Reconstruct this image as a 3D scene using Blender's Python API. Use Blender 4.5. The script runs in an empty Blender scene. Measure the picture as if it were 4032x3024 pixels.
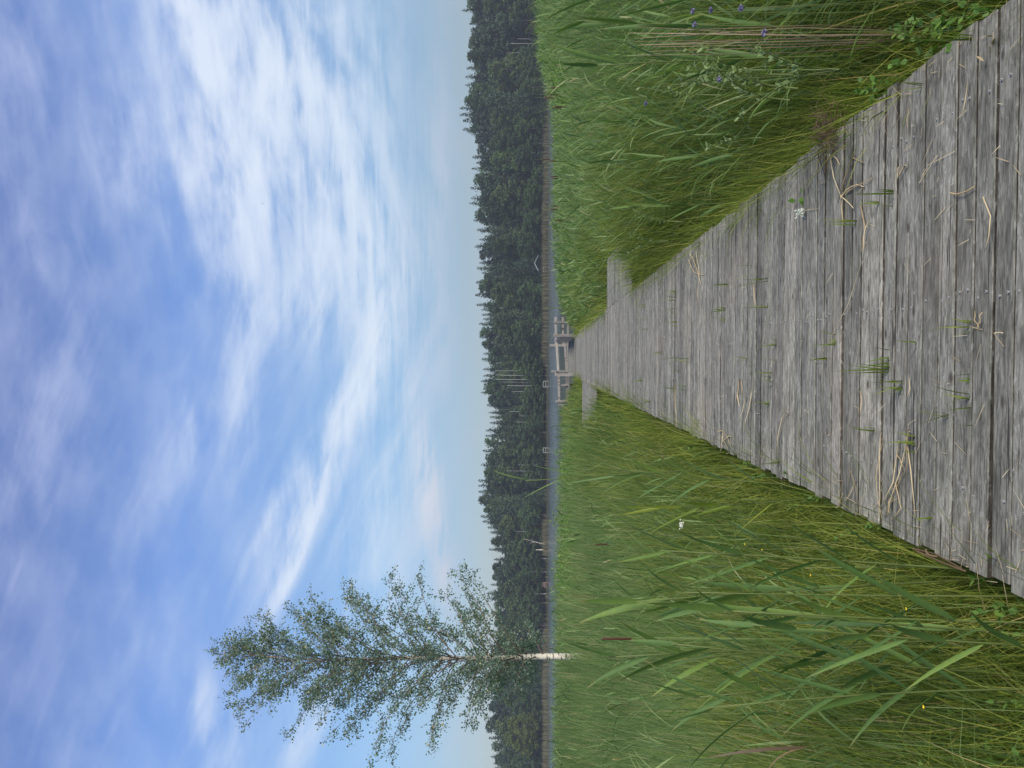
import bpy, math, random
import numpy as np
from mathutils import Vector, Matrix

rng = np.random.default_rng(7)
random.seed(7)
R = math.radians
scene = bpy.context.scene
col = scene.collection

# ------------------------------------------------------------------ camera
FPX = 3000.0                       # focal length in photo pixels (4032 wide, phone turned on its side)
CAM_H = 1.6
YAW, PITCH = R(1.76), math.atan(113 / 3000)
cR = Vector((math.cos(YAW), math.sin(YAW), 0))
cF = Vector((-math.sin(YAW) * math.cos(PITCH), math.cos(YAW) * math.cos(PITCH), math.sin(PITCH)))
cU = cR.cross(cF)
cam_d = bpy.data.cameras.new("camera")
cam_d.sensor_fit = 'HORIZONTAL'; cam_d.sensor_width = 36.0
cam_d.lens = 36.0 * FPX / 4032
cam_d.clip_end = 6000; cam_d.clip_start = 0.05
cam = bpy.data.objects.new("camera", cam_d); col.objects.link(cam)
m = Matrix((( -cU.x, cR.x, -cF.x, 0), (-cU.y, cR.y, -cF.y, 0), (-cU.z, cR.z, -cF.z, CAM_H), (0, 0, 0, 1)))
cam.matrix_world = m               # rolled a quarter turn, as the photograph is
scene.camera = cam

# ------------------------------------------------------------------ node helpers
class S:
    """a socket with arithmetic"""
    def __init__(s, nt, k): s.nt, s.k = nt, k
    def _m(s, op, *a):
        n = s.nt.nodes.new('ShaderNodeMath'); n.operation = op
        for i, v in enumerate((s,) + a):
            if isinstance(v, S): s.nt.links.new(v.k, n.inputs[i])
            else: n.inputs[i].default_value = v
        return S(s.nt, n.outputs[0])
    def __add__(s, o): return s._m('ADD', o)
    def __sub__(s, o): return s._m('SUBTRACT', o)
    def __mul__(s, o): return s._m('MULTIPLY', o)
    def __truediv__(s, o): return s._m('DIVIDE', o)
    def max(s, o): return s._m('MAXIMUM', o)
    def min(s, o): return s._m('MINIMUM', o)
    def pow(s, o): return s._m('POWER', o)
    def exp(s): return s._m('EXPONENT')
    def abs(s): return s._m('ABSOLUTE')
    def smooth(s, a, b, lo=0.0, hi=1.0):
        n = s.nt.nodes.new('ShaderNodeMapRange'); n.interpolation_type = 'SMOOTHSTEP'
        s.nt.links.new(s.k, n.inputs[0])
        for i, v in enumerate((a, b, lo, hi)): n.inputs[i + 1].default_value = v
        return S(s.nt, n.outputs[0])

def node(nt, typ, **kw):
    n = nt.nodes.new(typ)
    for k, v in kw.items(): setattr(n, k, v)
    return n
def put(nt, sock, v):
    if isinstance(v, S): nt.links.new(v.k, sock)
    elif hasattr(v, 'links'): nt.links.new(v, sock)
    else: sock.default_value = v
def combine(nt, x, y, z):
    n = node(nt, 'ShaderNodeCombineXYZ')
    for i, v in enumerate((x, y, z)): put(nt, n.inputs[i], v)
    return n.outputs[0]
def noise(nt, vec, scale=1.0, detail=3.0, rough=0.55, dist=0.0):
    n = node(nt, 'ShaderNodeTexNoise')
    put(nt, n.inputs['Vector'], vec)
    n.inputs['Scale'].default_value = scale; n.inputs['Detail'].default_value = detail
    n.inputs['Roughness'].default_value = rough; n.inputs['Distortion'].default_value = dist
    return S(nt, n.outputs[0])
def mix(nt, f, a, b, typ='MIX'):
    n = node(nt, 'ShaderNodeMix', data_type='RGBA', blend_type=typ)
    put(nt, n.inputs[0], f)
    for i, v in ((6, a), (7, b)):
        put(nt, n.inputs[i], (*v, 1) if isinstance(v, tuple) and len(v) == 3 else v)
    return n.outputs[2]
def ramp(nt, f, stops):
    n = node(nt, 'ShaderNodeValToRGB'); put(nt, n.inputs[0], f)
    e = n.color_ramp.elements
    while len(e) < len(stops): e.new(0.5)
    for k, (p, c) in zip(e, stops): k.position = p; k.color = (*c, 1)
    return n.outputs[0]
def attr(nt, name):
    n = node(nt, 'ShaderNodeAttribute', attribute_name=name)
    return S(nt, n.outputs['Fac'])

# ------------------------------------------------------------------ sky
SUN_EL, SUN_AZ = R(44), R(138)     # azimuth clockwise from +Y: the sun stands behind the right shoulder, veiled by cloud
world = bpy.data.worlds.new("World"); scene.world = world
world.use_nodes = True
wn = world.node_tree; wn.nodes.clear()
sky = node(wn, 'ShaderNodeTexSky', sky_type='NISHITA')
sky.sun_disc = False; sky.sun_elevation = SUN_EL; sky.sun_rotation = SUN_AZ
sky.air_density = 1.0; sky.dust_density = 1.2; sky.ozone_density = 2.0
tc = node(wn, 'ShaderNodeTexCoord')
sep = node(wn, 'ShaderNodeSeparateXYZ'); wn.links.new(tc.outputs['Generated'], sep.inputs[0])
dx, dy, dz = (S(wn, o) for o in sep.outputs)
fy = dy.abs().max(0.12)
# tangent coordinates of a view direction, in units of the sky charted below (1659 units = 3024 photo pixels)
K = FPX / 1.8228
sa = dx / fy * K          # to the right
se = dz / fy * K          # upward
CLOUDS = [  # centre (down-from-zenith-side px, photo-left px), sigma along, sigma across, direction, amplitude
    (560, 110, 270, 125, (0.10, 1), .82), (470, 330, 190, 42, (0.12, 1), .55), (700, 330, 250, 120, (0.30, 1), .48),
    (390, 30, 120, 40, (0.5, 1), .5), (640, 650, 80, 55, (1, .35), .40), (815, 600, 130, 40, (0.3, 1), .48),
    (742, 915, 190, 22, (-.40, 1), 1.0), (622, 1225, 120, 12, (-.40, 1), .95), (655, 1060, 150, 24, (-.45, 1), .55),
    (590, 1090, 110, 14, (-.5, 1), .5), (480, 320, 170, 16, (.16, 1), .5), (470, 560, 90, 22, (0.2, 1), .42), (520, 840, 150, 30, (-.1, 1), .25),
    (830, 1120, 190, 70, (0, 1), .30), (440, 1590, 90, 40, (.4, 1), .35), (640, 1600, 90, 30, (-.4, 1), .35),
    (300, 330, 110, 70, (.6, 1), .26), (60, 900, 300, 60, (-.25, 1), .16), (20, 300, 300, 40, (0, 1), .18), (950, 500, 240, 20, (0, 1), .18),
    (400, 950, 130, 40, (-.6, 1), .20), (930, 1090, 120, 17, (.16, 1), 1.1), (955, 1200, 90, 14, (.1, 1), .4), (760, 480, 220, 60, (.35, 1), .30),
]
tot = None
for cx, cy, s1, s2, (ux, uy), amp in CLOUDS:
    l = math.hypot(ux, uy); ux, uy = ux / l, uy / l
    # chart coordinates: px = 1168 - se (horizon at 1168), py = 779 - sa
    qx = (se * -1.0 + (1168 - cx)); qy = (sa * -1.0 + (779 - cy))
    al = (qx * ux + qy * uy) * (1 / s1); ac = (qx * -uy + qy * ux) * (1 / s2)
    g = ((al * al + ac * ac) * -0.5).exp() * amp
    tot = g if tot is None else tot + g
zz = dz.max(0.03)
plane = combine(wn, dx / zz, fy / zz, 0.0)
px_ = se * -1.0 + 1168.0; py_ = sa * -1.0 + 779.0           # the sky chart
def fibre(ux, uy, ls, ac, ph, det=6, rough=.54):
    l = math.hypot(ux, uy); ux, uy = ux / l, uy / l
    qx, qy = px_, py_
    return noise(wn, combine(wn, (qx * ux + qy * uy) * (1 / ls), (qx * -uy + qy * ux) * (1 / ac), ph), 1.0, det, rough, .35)
sel = py_.smooth(480.0, 800.0)
fr, fl = fibre(.22, 1, 300, 80, 1.0), fibre(-.40, 1, 300, 62, 5.0)
fib = fr * (sel * -1.0 + 1.0) + fl * sel
lump = noise(wn, combine(wn, px_ * .0075, py_ * .0045, 8.0), 1.0, 4, .5, .1)
fine = fibre(.05, 1, 110, 30, 9.0, 5, .56)
mp = node(wn, 'ShaderNodeMapping'); wn.links.new(plane, mp.inputs[0])
mp.inputs['Rotation'].default_value = (0, 0, R(35)); mp.inputs['Scale'].default_value = (0.8, 2.2, 1)
pf = noise(wn, mp.outputs[0], 1.9, 8, .60, .4)
tex = fib * .42 + lump * .20 + fine * .10 + pf * .28
cov = (tot * (tex.smooth(.37, .63).pow(1.2) * 1.7 + .06)).max(0.0)
cov = ((cov * -1.5).exp() * -1.0 + 1.0) * .97
veil = (lump.smooth(.30, .78) * .20 + pf.smooth(.36, .84) * .07) * dz.smooth(.16, .5) + fib.smooth(.45, .75) * .10
cov = (cov + veil).min(1.0)
el = dz
base = mix(wn, 1.0, sky.outputs[0], ramp(wn, el, [(0.0, (.62, .57, .63)), (.1, (.72, .73, .77)), (.2, (.85, .96, 1.02)), (.30, (.95, 1.08, 1.22)), (.43, (1.03, 1.18, 1.5)), (.62, (1.0, 1.0, 1.32))]), 'MULTIPLY')
CLOUD_V = 7.0
cloudc = ramp(wn, el, [(0.05, (.80 * .62, .80 * .61, .90 * .64)), (.2, (.72, .82, .95)), (.45, (.70, .79, .96)), (.6, (.56, .62, .90))])
cm = node(wn, 'ShaderNodeVectorMath', operation='SCALE'); wn.links.new(cloudc, cm.inputs[0]); cm.inputs['Scale'].default_value = CLOUD_V
skyc = mix(wn, cov, base, cm.outputs[0])
bg = node(wn, 'ShaderNodeBackground'); wn.links.new(skyc, bg.inputs[0]); bg.inputs[1].default_value = 0.09
wo = node(wn, 'ShaderNodeOutputWorld'); wn.links.new(bg.outputs[0], wo.inputs[0])

sun_d = bpy.data.lights.new("sun", 'SUN'); sun_d.energy = 2.9; sun_d.angle = R(26); sun_d.color = (1, .93, .80)
sun = bpy.data.objects.new("sun", sun_d); col.objects.link(sun)
sdir = Vector((math.sin(SUN_AZ) * math.cos(SUN_EL), math.cos(SUN_AZ) * math.cos(SUN_EL), math.sin(SUN_EL)))
sun.rotation_euler = sdir.to_track_quat('Z', 'Y').to_euler()

scene.view_settings.view_transform = 'Standard'
scene.view_settings.look = 'None'
scene.view_settings.exposure = 0.7
scene.view_settings.gamma = 1.0
scene.render.engine = 'CYCLES'
scene.cycles.use_denoising = True
scene.cycles.max_bounces = 6
scene.cycles.transmission_bounces = 4

# ------------------------------------------------------------------ geometry helpers
def pray(x, y):
    """direction of the photo pixel (x, y)"""
    return cR * ((1512 - y) / FPX) + cU * ((2016 - x) / FPX) + cF
def at_z(x, y, z=0.0):
    d = pray(x, y); t = (z - CAM_H) / d.z
    return Vector((d.x * t, d.y * t, z))
def at_y(x, y, Y):
    d = pray(x, y); t = Y / d.y
    return Vector((d.x * t, Y, CAM_H + d.z * t))

def tag(o, label=None, cat=None, group=None, kind=None):
    for k, v in (('label', label), ('category', cat), ('group', group), ('kind', kind)):
        if v: o[k] = v
    return o
def empty(name, loc, label, cat, group=None, rz=0.0):
    o = bpy.data.objects.new(name, None); col.objects.link(o)
    o.location = loc; o.rotation_euler = (0, 0, rz); o.empty_display_size = .1
    return tag(o, label, cat, group)

def np_mesh(name, V, Q, mat, parent=None, rnd=None, tt=None, smooth=True, tri=False):
    V = np.asarray(V, np.float32); Q = np.asarray(Q, np.int32)
    k = Q.shape[1]
    me = bpy.data.meshes.new(name)
    me.vertices.add(len(V)); me.vertices.foreach_set('co', V.ravel())
    me.loops.add(Q.size); me.loops.foreach_set('vertex_index', Q.ravel())
    me.polygons.add(len(Q)); me.polygons.foreach_set('loop_start', np.arange(0, Q.size, k, dtype=np.int32))
    me.polygons.foreach_set('loop_total', np.full(len(Q), k, np.int32))
    me.update(calc_edges=True)
    if rnd is not None:
        a = me.attributes.new('rnd', 'FLOAT', 'POINT'); a.data.foreach_set('value', np.asarray(rnd, np.float32))
    if tt is not None:
        a = me.attributes.new('tpos', 'FLOAT', 'POINT'); a.data.foreach_set('value', np.asarray(tt, np.float32))
    if smooth: me.polygons.foreach_set('use_smooth', np.ones(len(Q), bool))
    for mm in (mat if isinstance(mat, (list, tuple)) else [mat]): me.materials.append(mm)
    o = bpy.data.objects.new(name, me); col.objects.link(o)
    if parent: o.parent = parent
    return o

class MB:
    """collects shapes for ONE mesh object"""
    def __init__(s): s.v, s.f, s.r, s.mi = [], [], [], []
    def add(s, vs, fs, rnd=0.5, mi=0):
        b = len(s.v); s.v += [tuple(p) for p in vs]; s.f += [tuple(i + b for i in q) for q in fs]
        s.r += [rnd] * len(vs); s.mi += [mi] * len(fs)
    def box(s, c, size, rz=0.0, rx=0.0, ry=0.0, rnd=0.5, bev=0.0, mi=0):
        hx, hy, hz = (a / 2 for a in size)
        M = Matrix.Translation(c) @ Matrix.Rotation(rz, 4, 'Z') @ Matrix.Rotation(ry, 4, 'Y') @ Matrix.Rotation(rx, 4, 'X')
        b = min(bev, hx * .4, hy * .4, hz * .4)
        if b <= 0:
            vs = [M @ Vector((x, y, z)) for x in (-hx, hx) for y in (-hy, hy) for z in (-hz, hz)]
            s.add(vs, [(0, 1, 3, 2), (4, 6, 7, 5), (0, 4, 5, 1), (2, 3, 7, 6), (0, 2, 6, 4), (1, 5, 7, 3)], rnd, mi)
            return
        vs, idx = [], {}
        for sx in (-1, 1):
            for sy in (-1, 1):
                for sz in (-1, 1):
                    for ax in range(3):
                        p = [sx * (hx - b), sy * (hy - b), sz * (hz - b)]
                        p[ax] += (sx, sy, sz)[ax] * b
                        idx[(sx, sy, sz, ax)] = len(vs); vs.append(M @ Vector(p))
        fs = []
        for ax in range(3):
            o1, o2 = [k for k in range(3) if k != ax]
            for sg in (-1, 1):
                q = []
                for a, c2 in ((-1, -1), (1, -1), (1, 1), (-1, 1)):
                    t = [0, 0, 0]; t[ax] = sg; t[o1] = a; t[o2] = c2
                    q.append(idx[(*t, ax)])
                fs.append(tuple(q))
        for ax in range(3):                                   # edge bevels
            o1, o2 = [k for k in range(3) if k != ax]
            for a in (-1, 1):
                for c2 in (-1, 1):
                    q = []
                    for sg, w in ((-1, o1), (-1, o2), (1, o2), (1, o1)):
                        t = [0, 0, 0]; t[ax] = sg; t[o1] = a; t[o2] = c2
                        q.append(idx[(*t, w)])
                    fs.append(tuple(q))
        for sx in (-1, 1):
            for sy in (-1, 1):
                for sz in (-1, 1): fs.append(tuple(idx[(sx, sy, sz, k)] for k in range(3)))
        s.add(vs, fs, rnd, mi)
    def tube(s, pts, radii, n=6, rnd=0.5, mi=0, cap=True):
        pts = [Vector(p) for p in pts]; vs, fs = [], []
        for i, p in enumerate(pts):
            t = (pts[min(i + 1, len(pts) - 1)] - pts[max(i - 1, 0)]).normalized()
            a = t.cross(Vector((0, 0, 1)) if abs(t.z) < .9 else Vector((1, 0, 0))).normalized(); b = t.cross(a)
            for k in range(n):
                w = 2 * math.pi * k / n
                vs.append(p + (a * math.cos(w) + b * math.sin(w)) * radii[i])
        for i in range(len(pts) - 1):
            for k in range(n):
                k2 = (k + 1) % n
                fs.append((i * n + k, i * n + k2, (i + 1) * n + k2, (i + 1) * n + k))
        if cap:
            fs.append(tuple(range(n))); fs.append(tuple(range((len(pts) - 1) * n, len(pts) * n)))
        s.add(vs, fs, rnd, mi)
    def build(s, name, mat, parent=None, smooth=False):
        me = bpy.data.meshes.new(name); me.from_pydata(s.v, [], s.f); me.update()
        a = me.attributes.new('rnd', 'FLOAT', 'POINT'); a.data.foreach_set('value', s.r)
        for mm in (mat if isinstance(mat, (list, tuple)) else [mat]): me.materials.append(mm)
        me.polygons.foreach_set('material_index', s.mi)
        if smooth: me.polygons.foreach_set('use_smooth', [True] * len(me.polygons))
        o = bpy.data.objects.new(name, me); col.objects.link(o)
        if parent: o.parent = parent
        return o

def ribbons(base, phi, L, w, th0, bend, twist=None, segs=5, shape='blade', rnd=None, fold=0.0):
    """many leaf blades at once -> V, Q, rnd, t"""
    n = len(L); base = np.asarray(base, float)
    twist = np.zeros(n) if twist is None else twist
    rnd = rng.random(n) if rnd is None else rnd
    t = np.linspace(0, 1, segs + 1)
    th = th0[:, None] + bend[:, None] * t[None] ** 1.4
    mid = (th[:, :-1] + th[:, 1:]) / 2
    st = L[:, None] / segs
    rad = np.concatenate([np.zeros((n, 1)), np.cumsum(np.sin(mid) * st, 1)], 1)
    hgt = np.concatenate([np.zeros((n, 1)), np.cumsum(np.cos(mid) * st, 1)], 1)
    c, s_ = np.cos(phi)[:, None], np.sin(phi)[:, None]
    P = np.stack([base[:, 0:1] + rad * c, base[:, 1:2] + rad * s_, base[:, 2:3] + hgt], -1)
    side = np.stack([-s_ + 0 * th, c + 0 * th, 0 * th], -1)
    nor = np.stack([np.cos(th) * c, np.cos(th) * s_, -np.sin(th)], -1)
    tw = twist[:, None] * (0.4 + 0.6 * t[None])
    sv = side * np.cos(tw)[..., None] + nor * np.sin(tw)[..., None]
    prof = {'blade': np.clip(1.0 - t ** 2.2, .04, 1) * (0.75 + .25 * np.sin(np.pi * np.clip(t * 1.2, 0, 1))),
            'leaf': np.clip(np.sin(np.pi * np.clip(t ** .62 * .97 + .03, 0, 1)) ** .75, .03, 1),
            'stem': 1 - .5 * t}[shape]
    hw = (w[:, None] * prof[None] / 2)[..., None]
    if fold:
        up = np.cross(sv, np.gradient(P, axis=1)); up /= np.linalg.norm(up, axis=-1, keepdims=True) + 1e-9
        V = np.stack([P - sv * hw + up * hw * fold, P, P + sv * hw + up * hw * fold], 2).reshape(-1, 3)
        i0 = (np.arange(n)[:, None] * (segs + 1) + np.arange(segs)[None]) * 3
        Q = np.concatenate([np.stack([i0 + k, i0 + k + 1, i0 + k + 4, i0 + k + 3], -1).reshape(-1, 4) for k in (0, 1)])
        return V, Q, np.repeat(rnd, (segs + 1) * 3), np.tile(np.repeat(t, 3), n)
    V = np.stack([P - sv * hw, P + sv * hw], 2)               # n, segs+1, 2, 3
    V = V.reshape(-1, 3)
    i0 = (np.arange(n)[:, None] * (segs + 1) + np.arange(segs)[None]) * 2
    Q = np.stack([i0, i0 + 1, i0 + 3, i0 + 2], -1).reshape(-1, 4)
    return V, Q, np.repeat(rnd, (segs + 1) * 2), np.tile(np.repeat(t, 2), n)
def join(parts):
    Vs, Qs, Rs, Ts, b = [], [], [], [], 0
    for V, Q, r, t in parts:
        Vs.append(V); Qs.append(Q + b); Rs.append(r); Ts.append(t); b += len(V)
    return np.concatenate(Vs), np.concatenate(Qs), np.concatenate(Rs), np.concatenate(Ts)
def rib_obj(name, parts, mat, parent=None):
    V, Q, r, t = join(parts) if isinstance(parts, list) else parts
    return np_mesh(name, V, Q, mat, parent, r, t)
def leaf_cards(P, size, rnd=None, droop=0.0, aspect=.8):
    """rhombic leaf faces at points P, any orientation"""
    n = len(P); rnd = rng.random(n) if rnd is None else rnd
    d = rng.normal(size=(n, 3)); d[:, 2] -= droop; d /= np.linalg.norm(d, axis=1)[:, None]
    e = np.cross(d, rng.normal(size=(n, 3))); e /= np.linalg.norm(e, axis=1)[:, None]
    size = np.broadcast_to(size, (n,))[:, None]
    V = np.stack([P, P + d * size * .45 + e * size * aspect / 2, P + d * size, P + d * size * .45 - e * size * aspect / 2], 1)
    Q = np.arange(n * 4).reshape(n, 4)
    return V.reshape(-1, 3), Q, np.repeat(rnd, 4), np.tile([0, .5, 1, .5], n)
def copy_tree(o, parent=None):
    c = o.copy(); col.objects.link(c)
    if parent: c.parent = parent
    for ch in list(o.children): copy_tree(ch, c)
    return c
ORD = ['first', 'second', 'third', 'fourth', 'fifth', 'sixth', 'seventh', 'eighth', 'ninth', 'tenth', 'eleventh', 'twelfth', 'thirteenth', 'fourteenth', 'fifteenth', 'sixteenth', 'seventeenth', 'eighteenth', 'nineteenth']
def ordinal(n):
    if n <= 19: return ORD[n - 1]
    tens = {2: 'twent', 3: 'thirt', 4: 'fort', 5: 'fift', 6: 'sixt', 7: 'sevent', 8: 'eight', 9: 'ninet'}
    if n >= 100: return 'hundred and ' + ordinal(n - 100) if n > 100 else 'hundredth'
    return tens[n // 10] + ('ieth' if n % 10 == 0 else 'y-' + ORD[n % 10 - 1])

# ------------------------------------------------------------------ materials
def mat_new(name):
    mt = bpy.data.materials.new(name); mt.use_nodes = True
    nt = mt.node_tree; nt.nodes.clear()
    out = node(nt, 'ShaderNodeOutputMaterial')
    return mt, nt, out
def bsdf(nt, out, colour, rough=.8, spec=.3, normal=None):
    p = node(nt, 'ShaderNodeBsdfPrincipled')
    put(nt, p.inputs['Base Color'], (*colour, 1) if isinstance(colour, tuple) else colour)
    put(nt, p.inputs['Roughness'], rough); p.inputs['Specular IOR Level'].default_value = spec
    if normal is not None: nt.links.new(normal, p.inputs['Normal'])
    nt.links.new(p.outputs[0], out.inputs[0])
    return p
def bump(nt, h, strength=.3, dist=.005):
    b = node(nt, 'ShaderNodeBump'); put(nt, b.inputs['Height'], h)
    b.inputs['Strength'].default_value = strength; b.inputs['Distance'].default_value = dist
    return b.outputs[0]
def leaf_mat(name, stops, base=None, transl=.35, rough=.5, spec=.25, objvar=False, tip=None):
    mt, nt, out = mat_new(name)
    f = attr(nt, 'rnd')
    c = ramp(nt, f, stops)
    tp = attr(nt, 'tpos')
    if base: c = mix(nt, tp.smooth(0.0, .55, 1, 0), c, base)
    if tip: c = mix(nt, tp.smooth(.80, 1.0, 0, .6), c, tip)
    if objvar:
        oi = node(nt, 'ShaderNodeObjectInfo')
        c = mix(nt, 1.0, c, oi.outputs['Color'], 'MULTIPLY')
    if name == 'broad_reed_leaf':
        vn = noise(nt, node(nt, 'ShaderNodeTexCoord').outputs['Object'], 55.0, 4, .6)
        c = mix(nt, vn.smooth(.35, .7) * .6, c, mix(nt, 1.0, c, (1.35, 1.2, .9), 'MULTIPLY'))
    p = node(nt, 'ShaderNodeBsdfPrincipled')
    nt.links.new(c, p.inputs['Base Color']); p.inputs['Roughness'].default_value = rough
    p.inputs['Specular IOR Level'].default_value = spec
    tr = node(nt, 'ShaderNodeBsdfTranslucent')
    tc_ = mix(nt, 1.0, c, (1.15, 1.25, .7), 'MULTIPLY'); nt.links.new(tc_, tr.inputs[0])
    ms = node(nt, 'ShaderNodeMixShader'); ms.inputs[0].default_value = transl
    nt.links.new(p.outputs[0], ms.inputs[1]); nt.links.new(tr.outputs[0], ms.inputs[2])
    nt.links.new(ms.outputs[0], out.inputs[0])
    return mt

def wood_mat(name, dark, mid, light, grain_axis=0, warm=(.30, .25, .19)):
    mt, nt, out = mat_new(name)
    tc_ = node(nt, 'ShaderNodeTexCoord'); sp = node(nt, 'ShaderNodeSeparateXYZ')
    nt.links.new(tc_.outputs['Object'], sp.inputs[0])
    ax = [S(nt, o) for o in sp.outputs]
    r = attr(nt, 'rnd')
    g = ax.pop(grain_axis); a, b = ax
    off = r * 37.0
    fine = noise(nt, combine(nt, g * 20.0 + off, a * 170.0, b * 170.0), 1, 4, .6)
    streak = noise(nt, combine(nt, g * 10.0 + off, a * 58.0, b * 55.0 + off), 1, 5, .62, .4)
    dash = noise(nt, combine(nt, g * 28.0 + off, a * 85.0, b * 85.0), 1, 3, .6, .3)
    dark_f = noise(nt, combine(nt, g * 13.0 - off, a * 70.0, b * 70.0 + 9.0), 1, 3, .6, .3)
    blotch = noise(nt, combine(nt, g * 3.0 + off, a * 9.0, b * 9.0 + off), 1, 4, .6)
    big = noise(nt, combine(nt, g * .9, a * .9, b * .9), 1, 3, .5)
    crack = noise(nt, combine(nt, g * 1.6 + off, a * 60.0, off), 1, 3, .45, .6)
    v = streak * .60 + fine * .30 + blotch * .30 - .10
    c = ramp(nt, v, [(.39, dark), (.50, mid), (.61, light)])
    c = mix(nt, dash.smooth(.52, .66) * blotch.smooth(.38, .62) * .62, c, (.37, .372, .345))
    c = mix(nt, dark_f.smooth(.55, .68) * .55, c, tuple(k * .62 for k in dark))
    c = mix(nt, big.smooth(.45, .7) * .35 + blotch.smooth(.58, .75) * .25, c, mix(nt, .5, c, warm))
    tint = ramp(nt, r, [(0, (.58, .58, .58)), (.3, (1.0, 1.0, .97)), (.6, (.80, .80, .80)), (1, (1.26, 1.23, 1.18))])
    c = mix(nt, 1.0, c, tint, 'MULTIPLY')
    ck = crack.smooth(.63, .68)
    c = mix(nt, ck * .85, c, (.025, .022, .02))
    # knots
    vo = node(nt, 'ShaderNodeTexVoronoi', voronoi_dimensions='2D'); put(nt, vo.inputs['Vector'], combine(nt, g * 2.4 + off, a * 5.0, 0.0)); vo.inputs['Scale'].default_value = 1.0
    kn = S(nt, vo.outputs['Distance'])
    kc = node(nt, 'ShaderNodeSeparateColor'); nt.links.new(vo.outputs['Color'], kc.inputs[0])
    c = mix(nt, kn.smooth(.02, .085, .9, 0) * S(nt, kc.outputs[0]).smooth(.45, .6), c, (.045, .038, .033))
    h = streak * .5 + fine * .6 - ck * 1.2
    bsdf(nt, out, c, .88, .2, bump(nt, h, .55, .004))
    return mt

M = {}
M['deck'] = wood_mat('weathered_deck_wood', (0.084, 0.084, 0.069), (0.166, 0.164, 0.138), (0.261, 0.259, 0.217), 0)
M['grime_shade'] = wood_mat('grimy_shaded_plank_edge', (.030, .027, .022), (.055, .048, .040), (.09, .08, .066), 0)  # plank sides: grime, with the shade of the gaps put into the colour
M['rail'] = wood_mat('weathered_rail_wood', (0.194, 0.180, 0.165), (0.301, 0.277, 0.252), (0.408, 0.379, 0.350), 0)
M['post'] = wood_mat('weathered_post_wood', (0.187, 0.173, 0.159), (0.290, 0.267, 0.243), (0.393, 0.365, 0.337), 2)
M['joist'] = wood_mat('dark_joist_wood', (.05, .045, .04), (.09, .08, .07), (.14, .13, .11), 1)
mt, nt, out = mat_new('nail_steel'); bsdf(nt, out, (.27, .27, .265), .8, .15); M['nail'] = mt
mt, nt, out = mat_new('nail_hole'); bsdf(nt, out, (.03, .028, .026), .9, .1); M['hole'] = mt
# marsh ground
mt, nt, out = mat_new('marsh_soil')
g = node(nt, 'ShaderNodeTexCoord').outputs['Object']
n1, n2 = noise(nt, g, 3.0, 5), noise(nt, g, 22.0, 4)
c = mix(nt, n1.smooth(.35, .65), (.022, .028, .010), (.045, .040, .020)); c = mix(nt, n2.smooth(.5, .7) * .5, c, (.035, .055, .014))
bsdf(nt, out, c, .95, .1, bump(nt, n2, .6, .03)); M['ground'] = mt
# lake water
mt, nt, out = mat_new('lake_water')
sp = node(nt, 'ShaderNodeSeparateXYZ'); nt.links.new(node(nt, 'ShaderNodeTexCoord').outputs['Object'], sp.inputs[0])
wx, wy = S(nt, sp.outputs[0]), S(nt, sp.outputs[1])
w1 = noise(nt, combine(nt, wx * .55, wy * 1.5, 0.0), 1.3, 4, .6, .3)
w2 = noise(nt, combine(nt, wx * .035, wy * .10, 3.0), 1.0, 3, .5, .2)
calm = w2.smooth(.36, .58, .8, 1.0) * noise(nt, combine(nt, wx * .02, wy * .30, 7.0), 1.0, 3, .5).smooth(.38, .56, .10, 1.0) * wy.smooth(78.0, 118.0, .012, 1.0)
p = bsdf(nt, out, (.085, .095, .085), .10, .5, bump(nt, w1 * calm, 1.0, .15)); p.inputs['IOR'].default_value = 1.65
M['water'] = mt
# plants
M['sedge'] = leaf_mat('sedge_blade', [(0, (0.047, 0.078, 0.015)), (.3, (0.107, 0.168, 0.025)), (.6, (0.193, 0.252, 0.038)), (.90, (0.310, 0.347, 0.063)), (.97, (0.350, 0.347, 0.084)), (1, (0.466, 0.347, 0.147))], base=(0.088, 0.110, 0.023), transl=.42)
M['reed'] = leaf_mat('reed_blade', [(0, (0.059, 0.111, 0.036)), (.3, (0.115, 0.196, 0.060)), (.6, (0.176, 0.267, 0.084)), (.85, (0.262, 0.346, 0.137)), (.95, (0.354, 0.378, 0.192)), (1, (0.550, 0.444, 0.234))], transl=0.42, rough=.5)
M['reedleaf'] = leaf_mat('broad_reed_leaf', [(0, (0.063, 0.127, 0.039)), (.5, (0.097, 0.175, 0.050)), (.9, (0.135, 0.217, 0.052)), (1, (0.220, 0.242, 0.050))], tip=(0.239, 0.202, 0.085), transl=0.3, rough=.55, spec=.2)
M['yreed'] = leaf_mat('yellow_green_reed_leaf', [(0, (.15, .22, .03)), (1, (.24, .28, .04))], transl=.4)
M['stem'] = leaf_mat('reed_stem', [(0, (0.084, 0.126, 0.034)), (1, (0.126, 0.151, 0.042))], transl=.05)
M['straw'] = leaf_mat('dry_straw', [(0, (0.338, 0.247, 0.130)), (.5, (0.546, 0.429, 0.247)), (1, (0.715, 0.598, 0.377))], transl=.15)
M['drystem'] = leaf_mat('dry_reed_stem', [(0, (.17, .12, .07)), (1, (.36, .28, .18))], transl=.05)
M['brown'] = leaf_mat('dead_leaf_brown', [(0, (.07, .045, .025)), (1, (.20, .14, .08))], transl=.15)
M['herb'] = leaf_mat('herb_leaf', [(0, (0.058, 0.137, 0.023)), (.6, (0.098, 0.195, 0.034)), (1, (0.143, 0.240, 0.042))], transl=0.3)
M['willow'] = leaf_mat('willow_leaf', [(0, (0.143, 0.209, 0.077)), (.6, (0.209, 0.286, 0.110)), (1, (0.286, 0.352, 0.154))], transl=0.4)
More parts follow.
